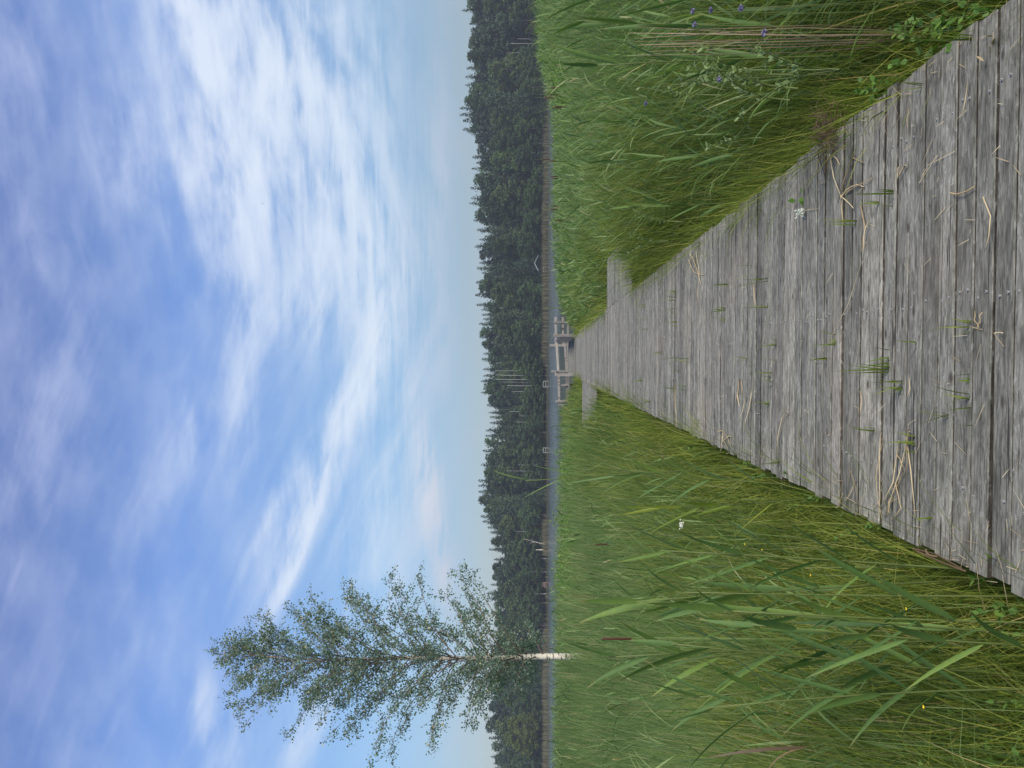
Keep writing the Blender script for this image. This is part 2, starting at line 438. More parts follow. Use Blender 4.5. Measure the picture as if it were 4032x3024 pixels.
M['bush'] = leaf_mat('bush_leaf', [(0, (0.067, 0.149, 0.023)), (.6, (0.128, 0.242, 0.036)), (1, (0.194, 0.312, 0.046))], transl=0.34)
M['birchleaf'] = leaf_mat('birch_leaf', [(0, (0.107, 0.174, 0.140)), (.6, (0.190, 0.271, 0.203)), (.96, (0.270, 0.346, 0.256)), (1, (0.810, 0.640, 0.381))], transl=0.48, rough=.5)
M['conifer'] = leaf_mat('conifer_needle', [(0, (0.024, 0.048, 0.029)), (.6, (0.042, 0.078, 0.045)), (1, (0.071, 0.114, 0.062))], transl=.1, rough=.7, objvar=True)
M['broad'] = leaf_mat('far_broad_leaf', [(0, (0.031, 0.061, 0.028)), (.6, (0.059, 0.104, 0.044)), (1, (0.096, 0.149, 0.063))], transl=.2, rough=.7, objvar=True)
M['shorereed'] = leaf_mat('shore_reed', [(0, (.085, .075, .04)), (.5, (.125, .110, .062)), (1, (.16, .155, .085))], tip=(.08, .10, .04), transl=.2)
M['purple'] = leaf_mat('lilac_petal', [(0, (0.160, 0.137, 0.270)), (1, (0.300, 0.273, 0.413))], transl=.2)
M['yellow'] = leaf_mat('yellow_petal', [(0, (.70, .48, .02)), (1, (.80, .62, .04))], transl=.2)
M['white'] = leaf_mat('white_petal', [(0, (.60, .62, .52)), (1, (.80, .80, .74))], transl=.2)
M['cattail'] = leaf_mat('cattail_brown', [(0, (.05, .024, .014)), (1, (.10, .045, .022))], transl=0)
def bark(name, pale, dark, scale, amt, vx=1):
    mt, nt, out = mat_new(name)
    sp = node(nt, 'ShaderNodeSeparateXYZ'); nt.links.new(node(nt, 'ShaderNodeTexCoord').outputs['Object'], sp.inputs[0])
    x, y, z = (S(nt, o) for o in sp.outputs)
    a = noise(nt, combine(nt, x * 4.0 * scale, y * 4.0 * scale, z * 20.0 * scale), 1, 4, .6, .4)
    b = noise(nt, combine(nt, x * 2.0, y * 2.0, z * 3.0), 1, 3)
    c = mix(nt, b.smooth(.4, .7) * .5, pale, tuple(k * .72 for k in pale))
    if name == 'birch_bark': c = mix(nt, z.smooth(3.0, 6.0, 0, .75), c, (.24, .19, .16))
    c = mix(nt, a.smooth(amt, amt + .05), c, dark)
    bsdf(nt, out, c, .75, .2, bump(nt, a, .3, .01))
    return mt
M['birchbark'] = bark('birch_bark', (.66, .60, .50), (.05, .045, .04), 1.0, .535)
M['twig'] = bark('birch_twig_bark', (.20, .15, .12), (.10, .08, .07), 1, .55)
M['fartrunk'] = bark('pale_far_trunk', (.30, .295, .275), (.12, .11, .10), .3, .62)
M['darktrunk'] = bark('dark_far_trunk', (.085, .07, .058), (.05, .04, .035), .3, .55)

# ------------------------------------------------------------------ the setting: ground and water
GZ = -0.5
def ground_z(X, Y):
    X = np.asarray(X, float); Y = np.asarray(Y, float)
    shore = 43 + 1.5 * np.sin(X * .21) + 1.2 * np.sin(X * .53 + 1)
    k = np.clip((Y - shore + 3) / 6, 0, 1); k = k * k * (3 - 2 * k)
    z = GZ - k * 1.5 + .05 * np.sin(X * 1.7 + Y * .9) * np.sin(Y * 1.3) * (1 - k)
    f = np.clip((Y - 241) / 6, 0, 1); f = f * f * (3 - 2 * f)
    z = z + f * 1.75
    z = z + np.clip((Y - 250) / 60, 0, 3) * 1.6
    return z
ys = np.concatenate([np.linspace(-40, -2, 12), np.linspace(-1, 50, 120), np.linspace(55, 235, 12), np.linspace(238, 262, 18), np.linspace(270, 425, 14)])
xs = np.concatenate([-np.geomspace(430, 26, 16), np.linspace(-25, 25, 80), np.geomspace(26, 430, 16)])
gx, gy = np.meshgrid(xs, ys)
V = np.stack([gx, gy, ground_z(gx, gy)], -1).reshape(-1, 3)
nx = len(xs); i = (np.arange(len(ys) - 1)[:, None] * nx + np.arange(nx - 1)[None])
Q = np.stack([i, i + 1, i + nx + 1, i + nx], -1).reshape(-1, 4)
tag(np_mesh('ground', V, Q, M['ground']), 'dark marshy ground under the reeds', None, None, 'structure')
wz = -0.62
V = [(x, y, wz) for y in (30, 60, 120, 200, 262) for x in (-429, -200, -40, 40, 200, 429)]
Q = [(j * 6 + k, j * 6 + k + 1, j * 6 + k + 7, j * 6 + k + 6) for j in range(4) for k in range(5)]
tag(np_mesh('lake_water', V, Q, M['water'], smooth=True), 'grey blue lake between reeds and forest', None, None, 'structure')

# ------------------------------------------------------------------ boardwalk
DL, DR = -0.78, 1.24
def deck(name, x0, x1, y0, y1, pitch, parent, zf=lambda y: 0.0, nails=(), seed=1, th=.04, jit=.012):
    r = random.Random(seed); mb = MB(); y = y0
    while y < y1 - .03:
        wd = min(pitch * r.uniform(.93, 1.09), y1 - y)
        gap = r.choice([.010, .011, .012, .013, .016, .028 if r.random() < .5 else .012])
        a, b = y, y + wd - gap
        e0, e1 = x0 + r.uniform(-jit, jit), x1 + r.uniform(-jit, jit)
        dz0, dz1 = r.uniform(-.004, .003), r.uniform(-.004, .003); sk = r.uniform(-.003, .003)
        c = .004; rv = r.random(); zz_ = zf(y)
        NS = 6; vs, fs = [], []
        ph = r.uniform(0, 6)
        for k in range(NS + 1):
            u = k / NS; x = e0 + (e1 - e0) * u
            zo = zz_ + dz0 + (dz1 - dz0) * u; wv = .0022 * math.sin(ph + u * 7)
            for yy, z2 in ((a, -th), (a, -c), (a + c, 0), (b - c, sk), (b, sk - c), (b, -th)):
                vs.append((x, yy + wv, zo + z2))
        mis = []
        for k in range(NS):
            for q in range(6):
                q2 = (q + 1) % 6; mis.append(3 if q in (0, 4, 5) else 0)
                fs.append((k * 6 + q, (k + 1) * 6 + q, (k + 1) * 6 + q2, k * 6 + q2))
        fs.append((0, 1, 2, 3, 4, 5)); fs.append(tuple(NS * 6 + q for q in (5, 4, 3, 2, 1, 0)))
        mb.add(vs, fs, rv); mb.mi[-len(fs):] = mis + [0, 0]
        for nx_ in nails:
            for fr in ((.28, .75) if wd > .09 else (.5,)):
                if y > 5.5 or r.random() < (.02 if .1 < nx_ < .4 else .45) + .10 * (y - 1.5): continue
                px_ = nx_ + r.uniform(-.02, .02); py_ = a + (b - a) * (fr + r.uniform(-.06, .06))
                rr = .0054
                ring = [(px_ + rr * math.cos(t * math.pi / 4), py_ + rr * math.sin(t * math.pi / 4), zz_ + .0052) for t in range(8)]
                low = [(p_[0], p_[1], zz_ - .006) for p_ in ring]
                mb.add(ring + low, [tuple(range(8))] + [(t, t + 8, (t + 1) % 8 + 8, (t + 1) % 8) for t in range(8)], .5, 1)
                hr = .0026
                hol = [(px_ + hr * math.cos(t * math.pi / 3), py_ + hr * math.sin(t * math.pi / 3), zz_ + .0064) for t in range(6)]
                mb.add(hol, [tuple(range(6))], .5, 2)
        y += wd
    return mb.build('deck', [M['deck'], M['nail'], M['hole'], M['grime_shade']], parent)
END = 35.3
bw = empty('boardwalk', ((DL + DR) / 2, 2, 0), 'long grey weathered plank boardwalk running through the reeds to the lake', 'boardwalk')
inv = Matrix.Translation(-Vector(bw.location))
def under(o, root):                # geometry is written in world coordinates; keep it there under its root
    o.matrix_parent_inverse = Matrix.Translation(-Vector(root.location)); return o
under(deck('deck', DL, DR, 1.4, END, .1235, bw, nails=(-.49, .243, .97), seed=4), bw)
for xj in (-.62, .23, 1.08):
    mb = MB(); mb.box((xj, 18.4, -.12), (.07, 33.6, .155)); under(mb.build('joist', M['joist'], bw), bw)
for yb in (3.2, 8, 13, 18, 23, 28, 33):
    mb = MB(); mb.box((.23, yb, -.30), (1.8, .12, .19)); under(mb.build('crossbeam', M['joist'], bw), bw)
rp = empty('boardwalk_landing', (2.0, 15.5, 0), 'wide plank landing on the boardwalk side opposite the birch, half hidden by grass', 'landing', 'landings beside the boardwalk')
under(deck('deck', DR + .008, 2.42, 13.6, 18.6, .1235, rp, seed=9), rp)
mb = MB(); mb.box((2.25, 16.1, -.12), (.07, 4.9, .155)); under(mb.build('joist', M['joist'], rp), rp)
lp = empty('boardwalk_landing', (-2, 25.7, 0), 'plank landing branching off the boardwalk toward the birch side, into reeds', 'landing', 'landings beside the boardwalk')
under(deck('deck', -2.4, DL - .008, 22.0, 29.4, .1235, lp, seed=12), lp)
mb = MB(); mb.box((-2.2, 25.7, -.12), (.07, 7.2, .155)); under(mb.build('joist', M['joist'], lp), lp)

# viewing platform with rails at the lake
vp = empty('viewing_platform', (.2, 40, 0), 'small railed wooden viewing platform at the lake end of the boardwalk', 'platform')
zf = lambda y: .02 + max(0, y - 35.4) * .012
under(deck('deck', -.72, 1.1, END + .06, 43.6, .12, vp, zf, seed=21), vp)
under(deck('deck', -2.6, -.73, 40.6, 43.4, .12, vp, lambda y: .08, seed=23), vp)
under(deck('deck', 1.11, 3.2, 41.0, 43.8, .12, vp, lambda y: .10, seed=24), vp)
def post(X, Y, z0, z1, w=.12):
    mb = MB(); mb.box((X, Y, (z0 + z1) / 2), (w, w, z1 - z0), bev=.012, rnd=random.random()); under(mb.build('post', M['post'], vp), vp)
def rail(p, q, h=.13, t=.05):
    p, q = Vector(p), Vector(q); d = q - p; mb = MB()
    mb.box((p + q) / 2, (d.length, t, h), rz=math.atan2(d.y, d.x), ry=-math.atan2(d.z, math.hypot(d.x, d.y)), bev=.008, rnd=random.random())
    under(mb.build('rail', M['rail'], vp), vp)
for X, Y, z0, z1 in ((.86, 43.7, -1.3, 1.08), (-.60, 42.2, -1.3, 1.02), (-2.25, 42.0, -1.3, .78), (2.2, 43.9, -1.3, .85), (-1.35, 42.1, -1.3, .45)): post(X, Y, z0, z1)
rail((1.0, 43.78, .69), (-.66, 42.28, .62)); rail((1.0, 43.78, .22), (-.66, 42.28, .15))
rail((-.54, 42.30, .60), (-2.35, 42.1, .58)); rail((-.54, 42.30, .16), (-2.35, 42.1, .13))
rail((.80, 43.78, .72), (2.5, 43.98, .74)); rail((.80, 43.78, .30), (2.5, 43.98, .33))
mb = MB(); mb.box((-2.42, 41.6, .34), (.06, .5, .6), bev=.01); under(mb.build('end_board', M['post'], vp), vp)
post(1.16, 35.5, -1.0, 1.02, .14); post(-.68, 36.3, -1.0, .92, .15)
for k in range(16):                 # boarded side of the ramp
    pass
mb = MB()
for k in range(22):
    u = k / 21; mb.box((1.12 - .12 * u, 35.75 + 5.6 * u, -.02 + .74 / 2 + .03 * random.random()), (.028, .235, .74 + random.uniform(-.05, .03)), rnd=random.random())
under(mb.build('side_panel', M['rail'], vp), vp)
mb = MB(); mb.box((1.085, 38.5, .84), (.12, 6.0, .04), bev=.008); under(mb.build('handrail', M['rail'], vp), vp)
mb = MB(); mb.tube([(-.68, 36.4, .86), (-.64, 39.3, .80), (-.60, 42.1, .78)], [.055, .055, .05], 8); under(mb.build('handrail', M['post'], vp, True), vp)

# ------------------------------------------------------------------ reeds and grass
def lowf(X, Y, s=1.0, ph=0.0):
    return (np.sin(X * 1.3 * s + ph) * np.cos(Y * 1.1 * s + 2 * ph) + .6 * np.sin(X * 2.9 * s - Y * 2.3 * s + ph) + .4 * np.sin(X * .5 * s + Y * .7 * s + ph)) / 2
sst = lambda x: np.clip(x, 0, 1) ** 2 * (3 - 2 * np.clip(x, 0, 1))
def on_wood(X, Y, mrg=0.0):
    a = (X > DL - mrg) & (X < DR + mrg) & (Y < END + .2)
    b = (X > DR - .1) & (X < 2.42 + mrg) & (Y > 13.6 - mrg) & (Y < 18.6 + mrg)
    c = (X > -2.4 - mrg) & (X < DL + .1) & (Y > 22.0 - mrg) & (Y < 29.4 + mrg)
    d = (X > -2.6) & (X < 3.2) & (Y > 40.5) | (X > -.75) & (X < 1.2) & (Y > 35)
    return a | b | c | d
def edge_d(X, Y):
    d = np.where(X < .2, DL - X, X - DR)
    dr = np.maximum(np.maximum(X - 2.42, 0), np.maximum(13.6 - Y, Y - 18.6)); d = np.where((X > DR), np.minimum(d, np.where((Y > 13.6) & (Y < 18.6), X - 2.42, np.hypot(np.clip(X - 2.42, 0, 9), np.clip(np.maximum(13.6 - Y, Y - 18.6), 0, 99)))), d)
    d = np.where(X < DL, np.minimum(d, np.where((Y > 22) & (Y < 29.4), -2.4 - X, np.hypot(np.clip(-2.4 - X, 0, 9), np.clip(np.maximum(22 - Y, Y - 29.4), 0, 99)))), d)
    return np.maximum(d, 0)
def canopy(X, Y):
    """height of the plant tops above z = 0"""
    d = edge_d(X, Y)
    left = -.12 + .74 * sst(d / 1.7) + .16 * sst((d - 1.5) / 5)
    right = -.08 + .72 * sst(d / 1.6) + .30 * sst((d - 1.2) / 3.5) + .55 * sst((X / np.maximum(Y, 1) - .30) / .12) * sst((Y - 10) / 8)
    left = left + .30 * sst((-X - .9) / .3) * sst((Y - 15) / 3) * sst((22.2 - Y) / .5) + .14 * sst((-X / np.maximum(Y, 1) - .24) / .06) * sst((Y - 18) / 10)
    left = left - .03 * sst((Y - 18) / 16)
    right = right - .10 * sst((Y - 17) / 14) * (1 - sst((X / np.maximum(Y, 1) - .28) / .1))
    right = right + .50 * np.exp(-((Y - 10.6) / 2.4) ** 2) * sst(d / .5)
    right = right + .22 * np.exp(-((Y - 12.9) / .8) ** 2) * sst((3.2 - X) / .5)
    h = np.where(X < .2, left, right) + .10 * lowf(X, Y, 1.0, .4)
    h = np.where((X < .2) & (Y > 29) & (d < 1.6), np.minimum(h, .25), h)
    return h
def scatter(n, y0, y1, side, pw, spread=.60, extra=1.2, dmax=None):
    """ground points on one side of the walk; density falls with distance as Y**-pw"""
    u = rng.random(n)
    k = 2 - pw                                     # the wedge widens with Y
    Y = (y0 ** k + u * (y1 ** k - y0 ** k)) ** (1 / k)
    if dmax is None:
        half = spread * Y + extra
        X = rng.random(n) * half
        X = np.where(side < 0, DL - X, DR + X)
    else:
        X = rng.random(n) ** 1.15 * dmax; X = np.where(side < 0, DL - X, DR + X)
    keep = ~on_wood(X, Y, .0) & (ground_z(X, Y) > -.95)
    return X[keep], Y[keep]
def field(name, side, label):
    parts = []
    # fine sedge close to the planks
    for n, y0, y1, pw, dm in ((24000, .9, 6, 1.0, 1.7), (15000, 6, 16, 1.2, 1.7), (9000, 16, 40, 1.4, 2.2)):
        X, Y = scatter(n, y0, y1, side, pw, dmax=dm); m_ = len(X)
        z = ground_z(X, Y); top = canopy(X, Y) + rng.normal(0, .10, m_)
        L = np.clip((top - z) * rng.uniform(.75, 1.25, m_), .25, 1.6)
        w = np.maximum(rng.uniform(.0035, .0085, m_), .0009 * Y)
        away = np.where(side < 0, math.pi, 0.0) + rng.normal(0, 1.5, m_)
        toward = rng.random(m_) < .30
        phi = np.where(toward, away + math.pi, away)
        parts.append(ribbons(np.stack([X, Y, z], 1), phi, L, w, rng.uniform(.0, .28, m_), rng.gamma(2.0, .38, m_), rng.normal(0, .8, m_), 5))
    for n, y0, y1 in ((1500, 1.5, 8), (1300, 8, 20), (900, 20, 35)):
        Y = rng.uniform(y0, y1, n); k = rng.random(n) < np.clip(.5 + 1.1 * np.sin(Y * 2.3 + side) * np.sin(Y * .9 + 2 * side) + (.35 if side > 0 else 0), .06, 1); Y = Y[k]; n = len(Y)
        X = np.where(side < 0, DL - .03 - rng.exponential(.06, n), DR + .03 + rng.exponential(.06, n)); ok = ~on_wood(X, Y); X, Y = X[ok], Y[ok]; n = len(Y)
        z = ground_z(X, Y); phi = (0 if side < 0 else math.pi) + rng.normal(0, .9, n)
        parts.append(ribbons(np.stack([X, Y, z], 1), phi, rng.uniform(.55, .95, n), np.maximum(rng.uniform(.0035, .008, n), .0009 * Y), rng.uniform(.0, .12, n), rng.uniform(.3, 1.9, n), rng.normal(0, .8, n), 6))
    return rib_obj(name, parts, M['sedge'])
def reeds(name, side):
    parts = []
    for n, y0, y1, pw in ((24000, .9, 6, .7), (48000, 6, 18, .8), (56000, 18, 47, .9)):
        X, Y = scatter(n, y0, y1, side, pw); d = edge_d(X, Y)
        k = rng.random(len(X)) < sst((d - .15) / 1.1); X, Y = X[k], Y[k]; m_ = len(X)
        z = ground_z(X, Y); top = canopy(X, Y) + rng.normal(.02, .13, m_)
        L = np.clip((top - z) * rng.uniform(.80, 1.12, m_), .4, 2.3)
        w = np.maximum(rng.uniform(.004, .010, m_), .00085 * Y)
        phi = np.where(rng.random(m_) < (.80 if side < 0 else .40), rng.normal(.1, .55, m_), rng.uniform(0, 6.3, m_))
        bend = np.where(rng.random(m_) < (.07 if side < 0 else .2), rng.uniform(.9, 2.2, m_), rng.uniform(.03, .40, m_))
        rv = np.clip(rng.normal(.48 + .25 * lowf(X, Y, .35, 1.0), .26, m_), 0, .97); rv[rng.random(m_) < .045] = 1
        parts.append(ribbons(np.stack([X, Y, z], 1), phi, L, w, rng.uniform(.0, .20, m_), bend, rng.normal(0, .7, m_), 5, rnd=rv))
    # leafy common reed mixed in
    n = {-1: 1000, 1: 6500}[side]
    X, Y = scatter(n, 3.0, 40, side, 1.1); d = edge_d(X, Y); k = d > .45; X, Y = X[k], Y[k]; m_ = len(X)
    z = ground_z(X, Y); H = (canopy(X, Y) - z) * rng.uniform(.85, 1.10, m_)
    w = np.maximum(.005, .0006 * Y)
    parts.append(ribbons(np.stack([X, Y, z], 1), rng.uniform(0, 6.3, m_), H, w, rng.uniform(0, .08, m_), rng.uniform(0, .12, m_), None, 3, 'stem'))
    for k in range(6):
        f = rng.uniform(.35, 1.0, m_) if k else np.ones(m_) * .97
        ph = rng.normal(.2, 1.2, m_) + math.pi * (k % 2)
        L = rng.uniform(.22, .46, m_); w = np.maximum(rng.uniform(.009, .018, m_), .0012 * Y)
        rv = np.clip(rng.normal(.45, .22, m_), 0, 1)
        parts.append(ribbons(np.stack([X, Y, z + H * f], 1), ph, L, w, rng.uniform(.35, .8, m_), rng.uniform(.2, 1.2, m_), rng.normal(0, .5, m_), 4, 'leaf', rv))
    return rib_obj(name, parts, M['reed'])
def litter_under(name, side):
    """low broad growth between the blades"""
    parts = []
    for n, y0, y1, dm in ((5000, 1.2, 8, 1.6), (4000, 8, 34, 2.4)):
        X, Y = scatter(n, y0, y1, side, 1.2, dmax=dm); m_ = len(X); z = ground_z(X, Y)
        hh = rng.random(m_) * np.clip(canopy(X, Y) - z - .12, .08, .7)
        P = np.stack([X, Y, z + hh], 1)
        parts.append(leaf_cards(P, np.maximum(rng.uniform(.018, .05, m_), .0016 * Y), rng.random(m_), .3, .5))
    return rib_obj(name, parts, M['herb'])
side_word = {-1: 'birch', 1: 'lilac flower'}
for sd in (-1, 1):
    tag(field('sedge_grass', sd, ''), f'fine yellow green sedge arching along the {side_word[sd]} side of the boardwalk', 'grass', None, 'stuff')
    tag(reeds('reed_bed', sd), f'dense green reed bed stretching to the lake on the {side_word[sd]} side of the boardwalk', 'reeds', None, 'stuff')
    tag(litter_under('ground_cover', sd), f'small leafy ground cover beneath the sedge on the {side_word[sd]} side of the boardwalk', 'ground cover', None, 'stuff')

# single reed stalks ---------------------------------------------------------
def make_reed(seed, leafmat, nl=8, lw=.03, ll=.42):
    r = np.random.default_rng(seed)
    root = empty('reed_stalk', (0, 0, -50), '', 'reed')
    H = 1.5; bx, by = r.normal(0, .05, 2)
    pts = [(bx * (u ** 2), by * (u ** 2), H * u) for u in np.linspace(0, 1, 7)]
    mb = MB(); mb.tube(pts, [.0048 - .0022 * u for u in np.linspace(0, 1, 7)], 6); mb.build('stem', M['stem'], root, True)
    side = r.uniform(0, 6.3)
    for k in range(nl):
        f = .42 + .56 * k / (nl - 1); ph = side + math.pi * (k % 2) + r.normal(0, .35)
        b = np.array([[bx * f * f, by * f * f, H * f]])
        L = ll * r.uniform(.75, 1.1) * (1 - .35 * (k == nl - 1)); th = r.uniform(.40, .75) * (1.15 - .6 * f)
        V, Q, rr, t = ribbons(b, np.array([ph]), np.array([L]), np.array([lw * r.uniform(.8, 1.15)]), np.array([th]), np.array([r.uniform(.05, .55)]), np.array([r.normal(0, .5)]), 9, 'leaf', np.array([r.uniform(.1, .9)]), .45)
        np_mesh('leaf', V, Q, leafmat, root, rr, t)
    return root
protos = [make_reed(100 + k, M['reedleaf'], 8 + k % 3, .022 + .004 * (k % 2), .35) for k in range(5)]
sproto = make_reed(150, M['reed'], 6, .016, .34)
yproto = make_reed(140, M['yreed'], 8, .022, .38)
used = set()
def reed_at(k, tip, label, group=None, rz=None, tilt=0.0, proto=None):
    src = proto or protos[k % 5]
    o = src if src.name not in used else copy_tree(src)
    used.add(src.name)
    p = tip; gz = float(ground_z(p.x, p.y))
    bx_ = p.x - tilt * .9
    if DL - .07 < bx_ < .2 and p.y < END: bx_ = DL - .07
    if .2 <= bx_ < DR + .07 and p.y < END: bx_ = DR + .07
    tilt = (p.x - bx_) * 1.5 / max(.3, p.z - gz)
    o.location = (bx_, p.y, gz)
    s_ = (p.z - gz) / 1.5
    o.scale = (min(1.15, max(.75, s_)),) * 2 + (s_,)
    o.rotation_euler = (0, math.atan2(tilt, 1.5), random.uniform(0, 6.3) if rz is None else rz)
    tag(o, label, 'reed', group)
    return o
G1 = 'broad leaved reeds beside the boardwalk'
BIG = [ # photo pixel of the tip, depth, label
    ((2390, 2530), 3.3, 'tall blue green reed with broad arching leaves, closest of the near reeds to the birch'),
    ((2470, 2330), 3.2, 'blue green reed with curled leaf tips between the white flower and the near reed clump'),
    ((2620, 2110), 3.0, 'reed with long folded pointed leaves nearest the boardwalk in the big foreground clump'),
    ((2680, 2280), 2.8, 'reed with a spray of wide dark leaves in the foreground below the birch'),
    ((2760, 2420), 2.7, 'wide leaved reed in the middle of the big foreground clump'),
    ((2960, 2560), 2.4, 'dark broad reed in the nearest grass below the birch'),
    ((2560, 2420), 3.1, 'broad leaved reed standing close behind the big foreground reed clump'),
    ((2800, 2600), 2.6, 'low spreading reed on the outer side of the big foreground clump'),
    ((2880, 2400), 2.5, 'broad reed low in the big foreground clump, its leaves pointing up'),
    ((2640, 2570), 2.9, 'dark green reed between the foreground clump and the cattail'),
    ((2700, 2700), 3.0, 'thin reed standing in grass far out from the boardwalk on the birch side'),
    ((2470, 1880), 5.2, 'blue green reed tip by the birch side of the boardwalk, middle distance'),
    ((2065, 1726), 6.4, 'single tall reed whose leaves stand up across the lake water'),
    ((2270, 150), 4.4, 'big reed with drooping leaves beside the standing dry stems'),
    ((2330, 250), 4.2, 'reed with long leaves hanging between the dry stems and the boardwalk'),
    ((2400, 600), 5.6, 'fan shaped reed in the middle of the reeds opposite the birch'),
    ((2480, 780), 6.4, 'reed with spread leaves close over the boardwalk edge opposite the birch'),
    ((2300, 30), 4.8, 'tall reed at the frame edge beyond the dry stems'),
    ((2250, 1250), 21, 'reed standing by the far corner of the landing opposite the birch'),
    ((2160, 1215), 24, 'tall reed reaching over the water beyond the landing opposite the birch'),
    ((2360, 1600), 19, 'reed growing at the edge of the landing on the birch side'),
    ((2430, 1010), 11, 'reed leaning over the grass before the landing opposite the birch'),
]
for k, (px_, Y, lab) in enumerate(BIG):
    reed_at(k, at_y(*px_, Y), lab, G1, tilt=random.uniform(-.12, .12), proto=sproto if 'across the lake' in lab or 'over the water' in lab else None)
reed_at(0, at_y(2500, 1765, 5.0), 'bright yellow green reed beside the boardwalk edge on the birch side', G1, proto=yproto)
extra = []
for k in range(30):
    sd = -1 if k < 10 else 1
    for _ in range(60):
        Y = random.uniform(3.5, 16); X = sd * random.uniform(1.6, .5 * Y + 1.2) + (.2 if sd > 0 else 0)
        if float(edge_d(np.array([X]), np.array([Y]))[0]) > .7 and not bool(on_wood(np.array([X]), np.array([Y]))[0]): break
    extra.append((X, Y, float(canopy(np.array([X]), np.array([Y]))[0]) + random.uniform(-.05, .22)))
cnt = {-1: 0, 1: 0}
for k, (X, Y, z) in enumerate(sorted(extra, key=lambda t: t[1])):
    sd = -1 if X < 0 else 1; cnt[sd] += 1
    reed_at(k, Vector((X, Y, z)), f'leafy reed scattered in the reed bed on the {side_word[sd]} side, {ordinal(cnt[sd])} nearest of them', 'leafy reeds scattered through the reed bed', tilt=random.uniform(-.15, .15))

# cattails --------------------------------------------------------------------
def make_cattail():
    root = empty('cattail', (0, 0, -50), '', 'cattail')
    mb = MB(); mb.tube([(0, 0, 0), (.01, 0, .8), (.015, .01, 1.72)], [.007, .006, .003], 6); mb.build('stalk', M['stem'], root, True)
    mb = MB(); mb.tube([(.0115, 0, 1.40), (.0118, 0, 1.415), (.012, .003, 1.49), (.0125, .004, 1.56), (.0128, .005, 1.575)], [.006, .0125, .0145, .0125, .005], 8); mb.build('seed_head', M['cattail'], root, True)
    for k in range(4):
        V, Q, rr, t = ribbons(np.array([[0, 0, .05]]), np.array([k * 1.7]), np.array([1.5 + .12 * k]), np.array([.02]), np.array([.06]), np.array([.12 + .08 * k]), np.array([.6]), 7, 'blade', np.array([.4 + .12 * k]))
        np_mesh('leaf', V, Q, M['reed'], root, rr, t)
    return root
ctp = make_cattail(); first = True
CT = [((2150, 626), 21, 'cattail with the highest brown head against the far shore'), ((2177, 632), 20, 'dark brown cattail head against the water, below the highest one'),
      ((2182, 692), 20, 'one of a close pair: dark cattail farther from the boardwalk at the water'), ((2184, 705), 20.5, 'one of a close pair: dark cattail nearer the boardwalk at the water'),
      ((2183, 817), 21, 'upper brown cattail of the pair by the pale green sprig'), ((2180, 831), 20, 'lower brown cattail of the pair by the pale green sprig'), ((2199, 860), 19, 'short brown cattail low in the reeds opposite the birch'),
      ((2187, 356), 15, 'brown cattail just beside the bright green bush'), ((2176, 376), 15, 'slanting brown cattail a little way from the green bush'), ((2162, 404), 16, 'tall thin cattail between bush and water'),
      ((2192, 403), 15, 'low cattail under the tall thin one'), ((2204, 434), 14, 'reddish cattail at the start of the open water'),
      ((2425, 2508), 4.6, 'slender dark cattail alone in the reeds below the birch'), ((2365, 2140), 9, 'faint dark cattail in the reed field between birch and boardwalk'), ((2480, 2385), 7, 'dark cattail spike low in the reeds on the birch side')]
for px_, Y, lab in CT:
    p = at_y(*px_, Y); o = ctp if first else copy_tree(ctp); first = False
    gz = float(ground_z(p.x, p.y)); s_ = (p.z - gz) / 1.49
    o.location = (p.x, p.y, gz); o.scale = (.62, .62, s_) if Y < 10 else (1, 1, s_); o.rotation_euler = (random.uniform(-.03, .03), random.uniform(-.05, .05), random.uniform(0, 6))
    tag(o, lab, 'cattail', 'cattails in the reed bed')

# dry stems ---------------------------------------------------------------------
def strands(name, polys, w, label, cat, mat='straw', group=None, z=.012, parent=None):
    """strands lying on the deck, given by photo pixels; ONE clump that lifts as a whole"""
    mb = MB()
    for pl in polys:
        pts = [at_z(x, y, z) for x, y in pl]
        if len(pts) == 2:
            mid = (pts[0] + pts[1]) / 2; sd = Vector((pts[1].y - pts[0].y, pts[0].x - pts[1].x, 0)) * random.uniform(-.14, .14)
            pts = [pts[0], (pts[0] + mid) / 2 + sd * .8, mid + sd, (pts[1] + mid) / 2 + sd * .8, pts[1]]
        n = len(pts); ww = w * random.uniform(.45, .85)
        for q in range(n): pts[q].z += random.uniform(0, .010) if q not in (0, n - 1) else random.uniform(-.003, .006)
        mb.tube(pts, [ww * .5 * (1 - .35 * q / (n - 1)) for q in range(n)], 5, random.random())
    o = mb.build(name, M[mat], parent, True)
    if not parent: tag(o, label, cat, group)
    return o
LG = 'dry straw lying on the planks'
strands('dry_straw', [((3468, 1705), (3462, 2045)), ((3478, 1730), (3470, 2040)), ((3585, 1700), (3545, 1860), (3480, 2040)), ((3572, 1720), (3588, 1860), (3602, 2035)), ((3580, 1690), (3570, 1860)),
                       ((3540, 1735), (3520, 1900), (3468, 2000)), ((3560, 1850), (3500, 1960)), ((3525, 1900), (3555, 2000), (3512, 2050)), ((3530, 1790), (3560, 1840)), ((3510, 1960), (3500, 2030))], .009, 'largest clump of dry yellow straw near the birch side edge of the planks', 'straw', group=LG)
strands('dry_straw', [((3268, 605), (3290, 700), (3312, 775)), ((3365, 600), (3330, 700), (3300, 800)), ((3312, 770), (3375, 735), (3435, 700)), ((3315, 780), (3400, 735)), ((3310, 770), (3345, 800), (3365, 820)),
                       ((3315, 790), (3320, 880)), ((3355, 620), (3400, 640)), ((3270, 620), (3310, 650)), ((3390, 810), (3410, 900), (3395, 1000)), ((3420, 870), (3405, 990))], .010, 'star shaped clump of broken dry reed near the dead grass tuft', 'straw', group=LG)
strands('dry_straw', [((3405, 1000), (3345, 1195), (3225, 1425))], .008, 'longest single straw lying slantwise across the middle planks', 'straw', group=LG)
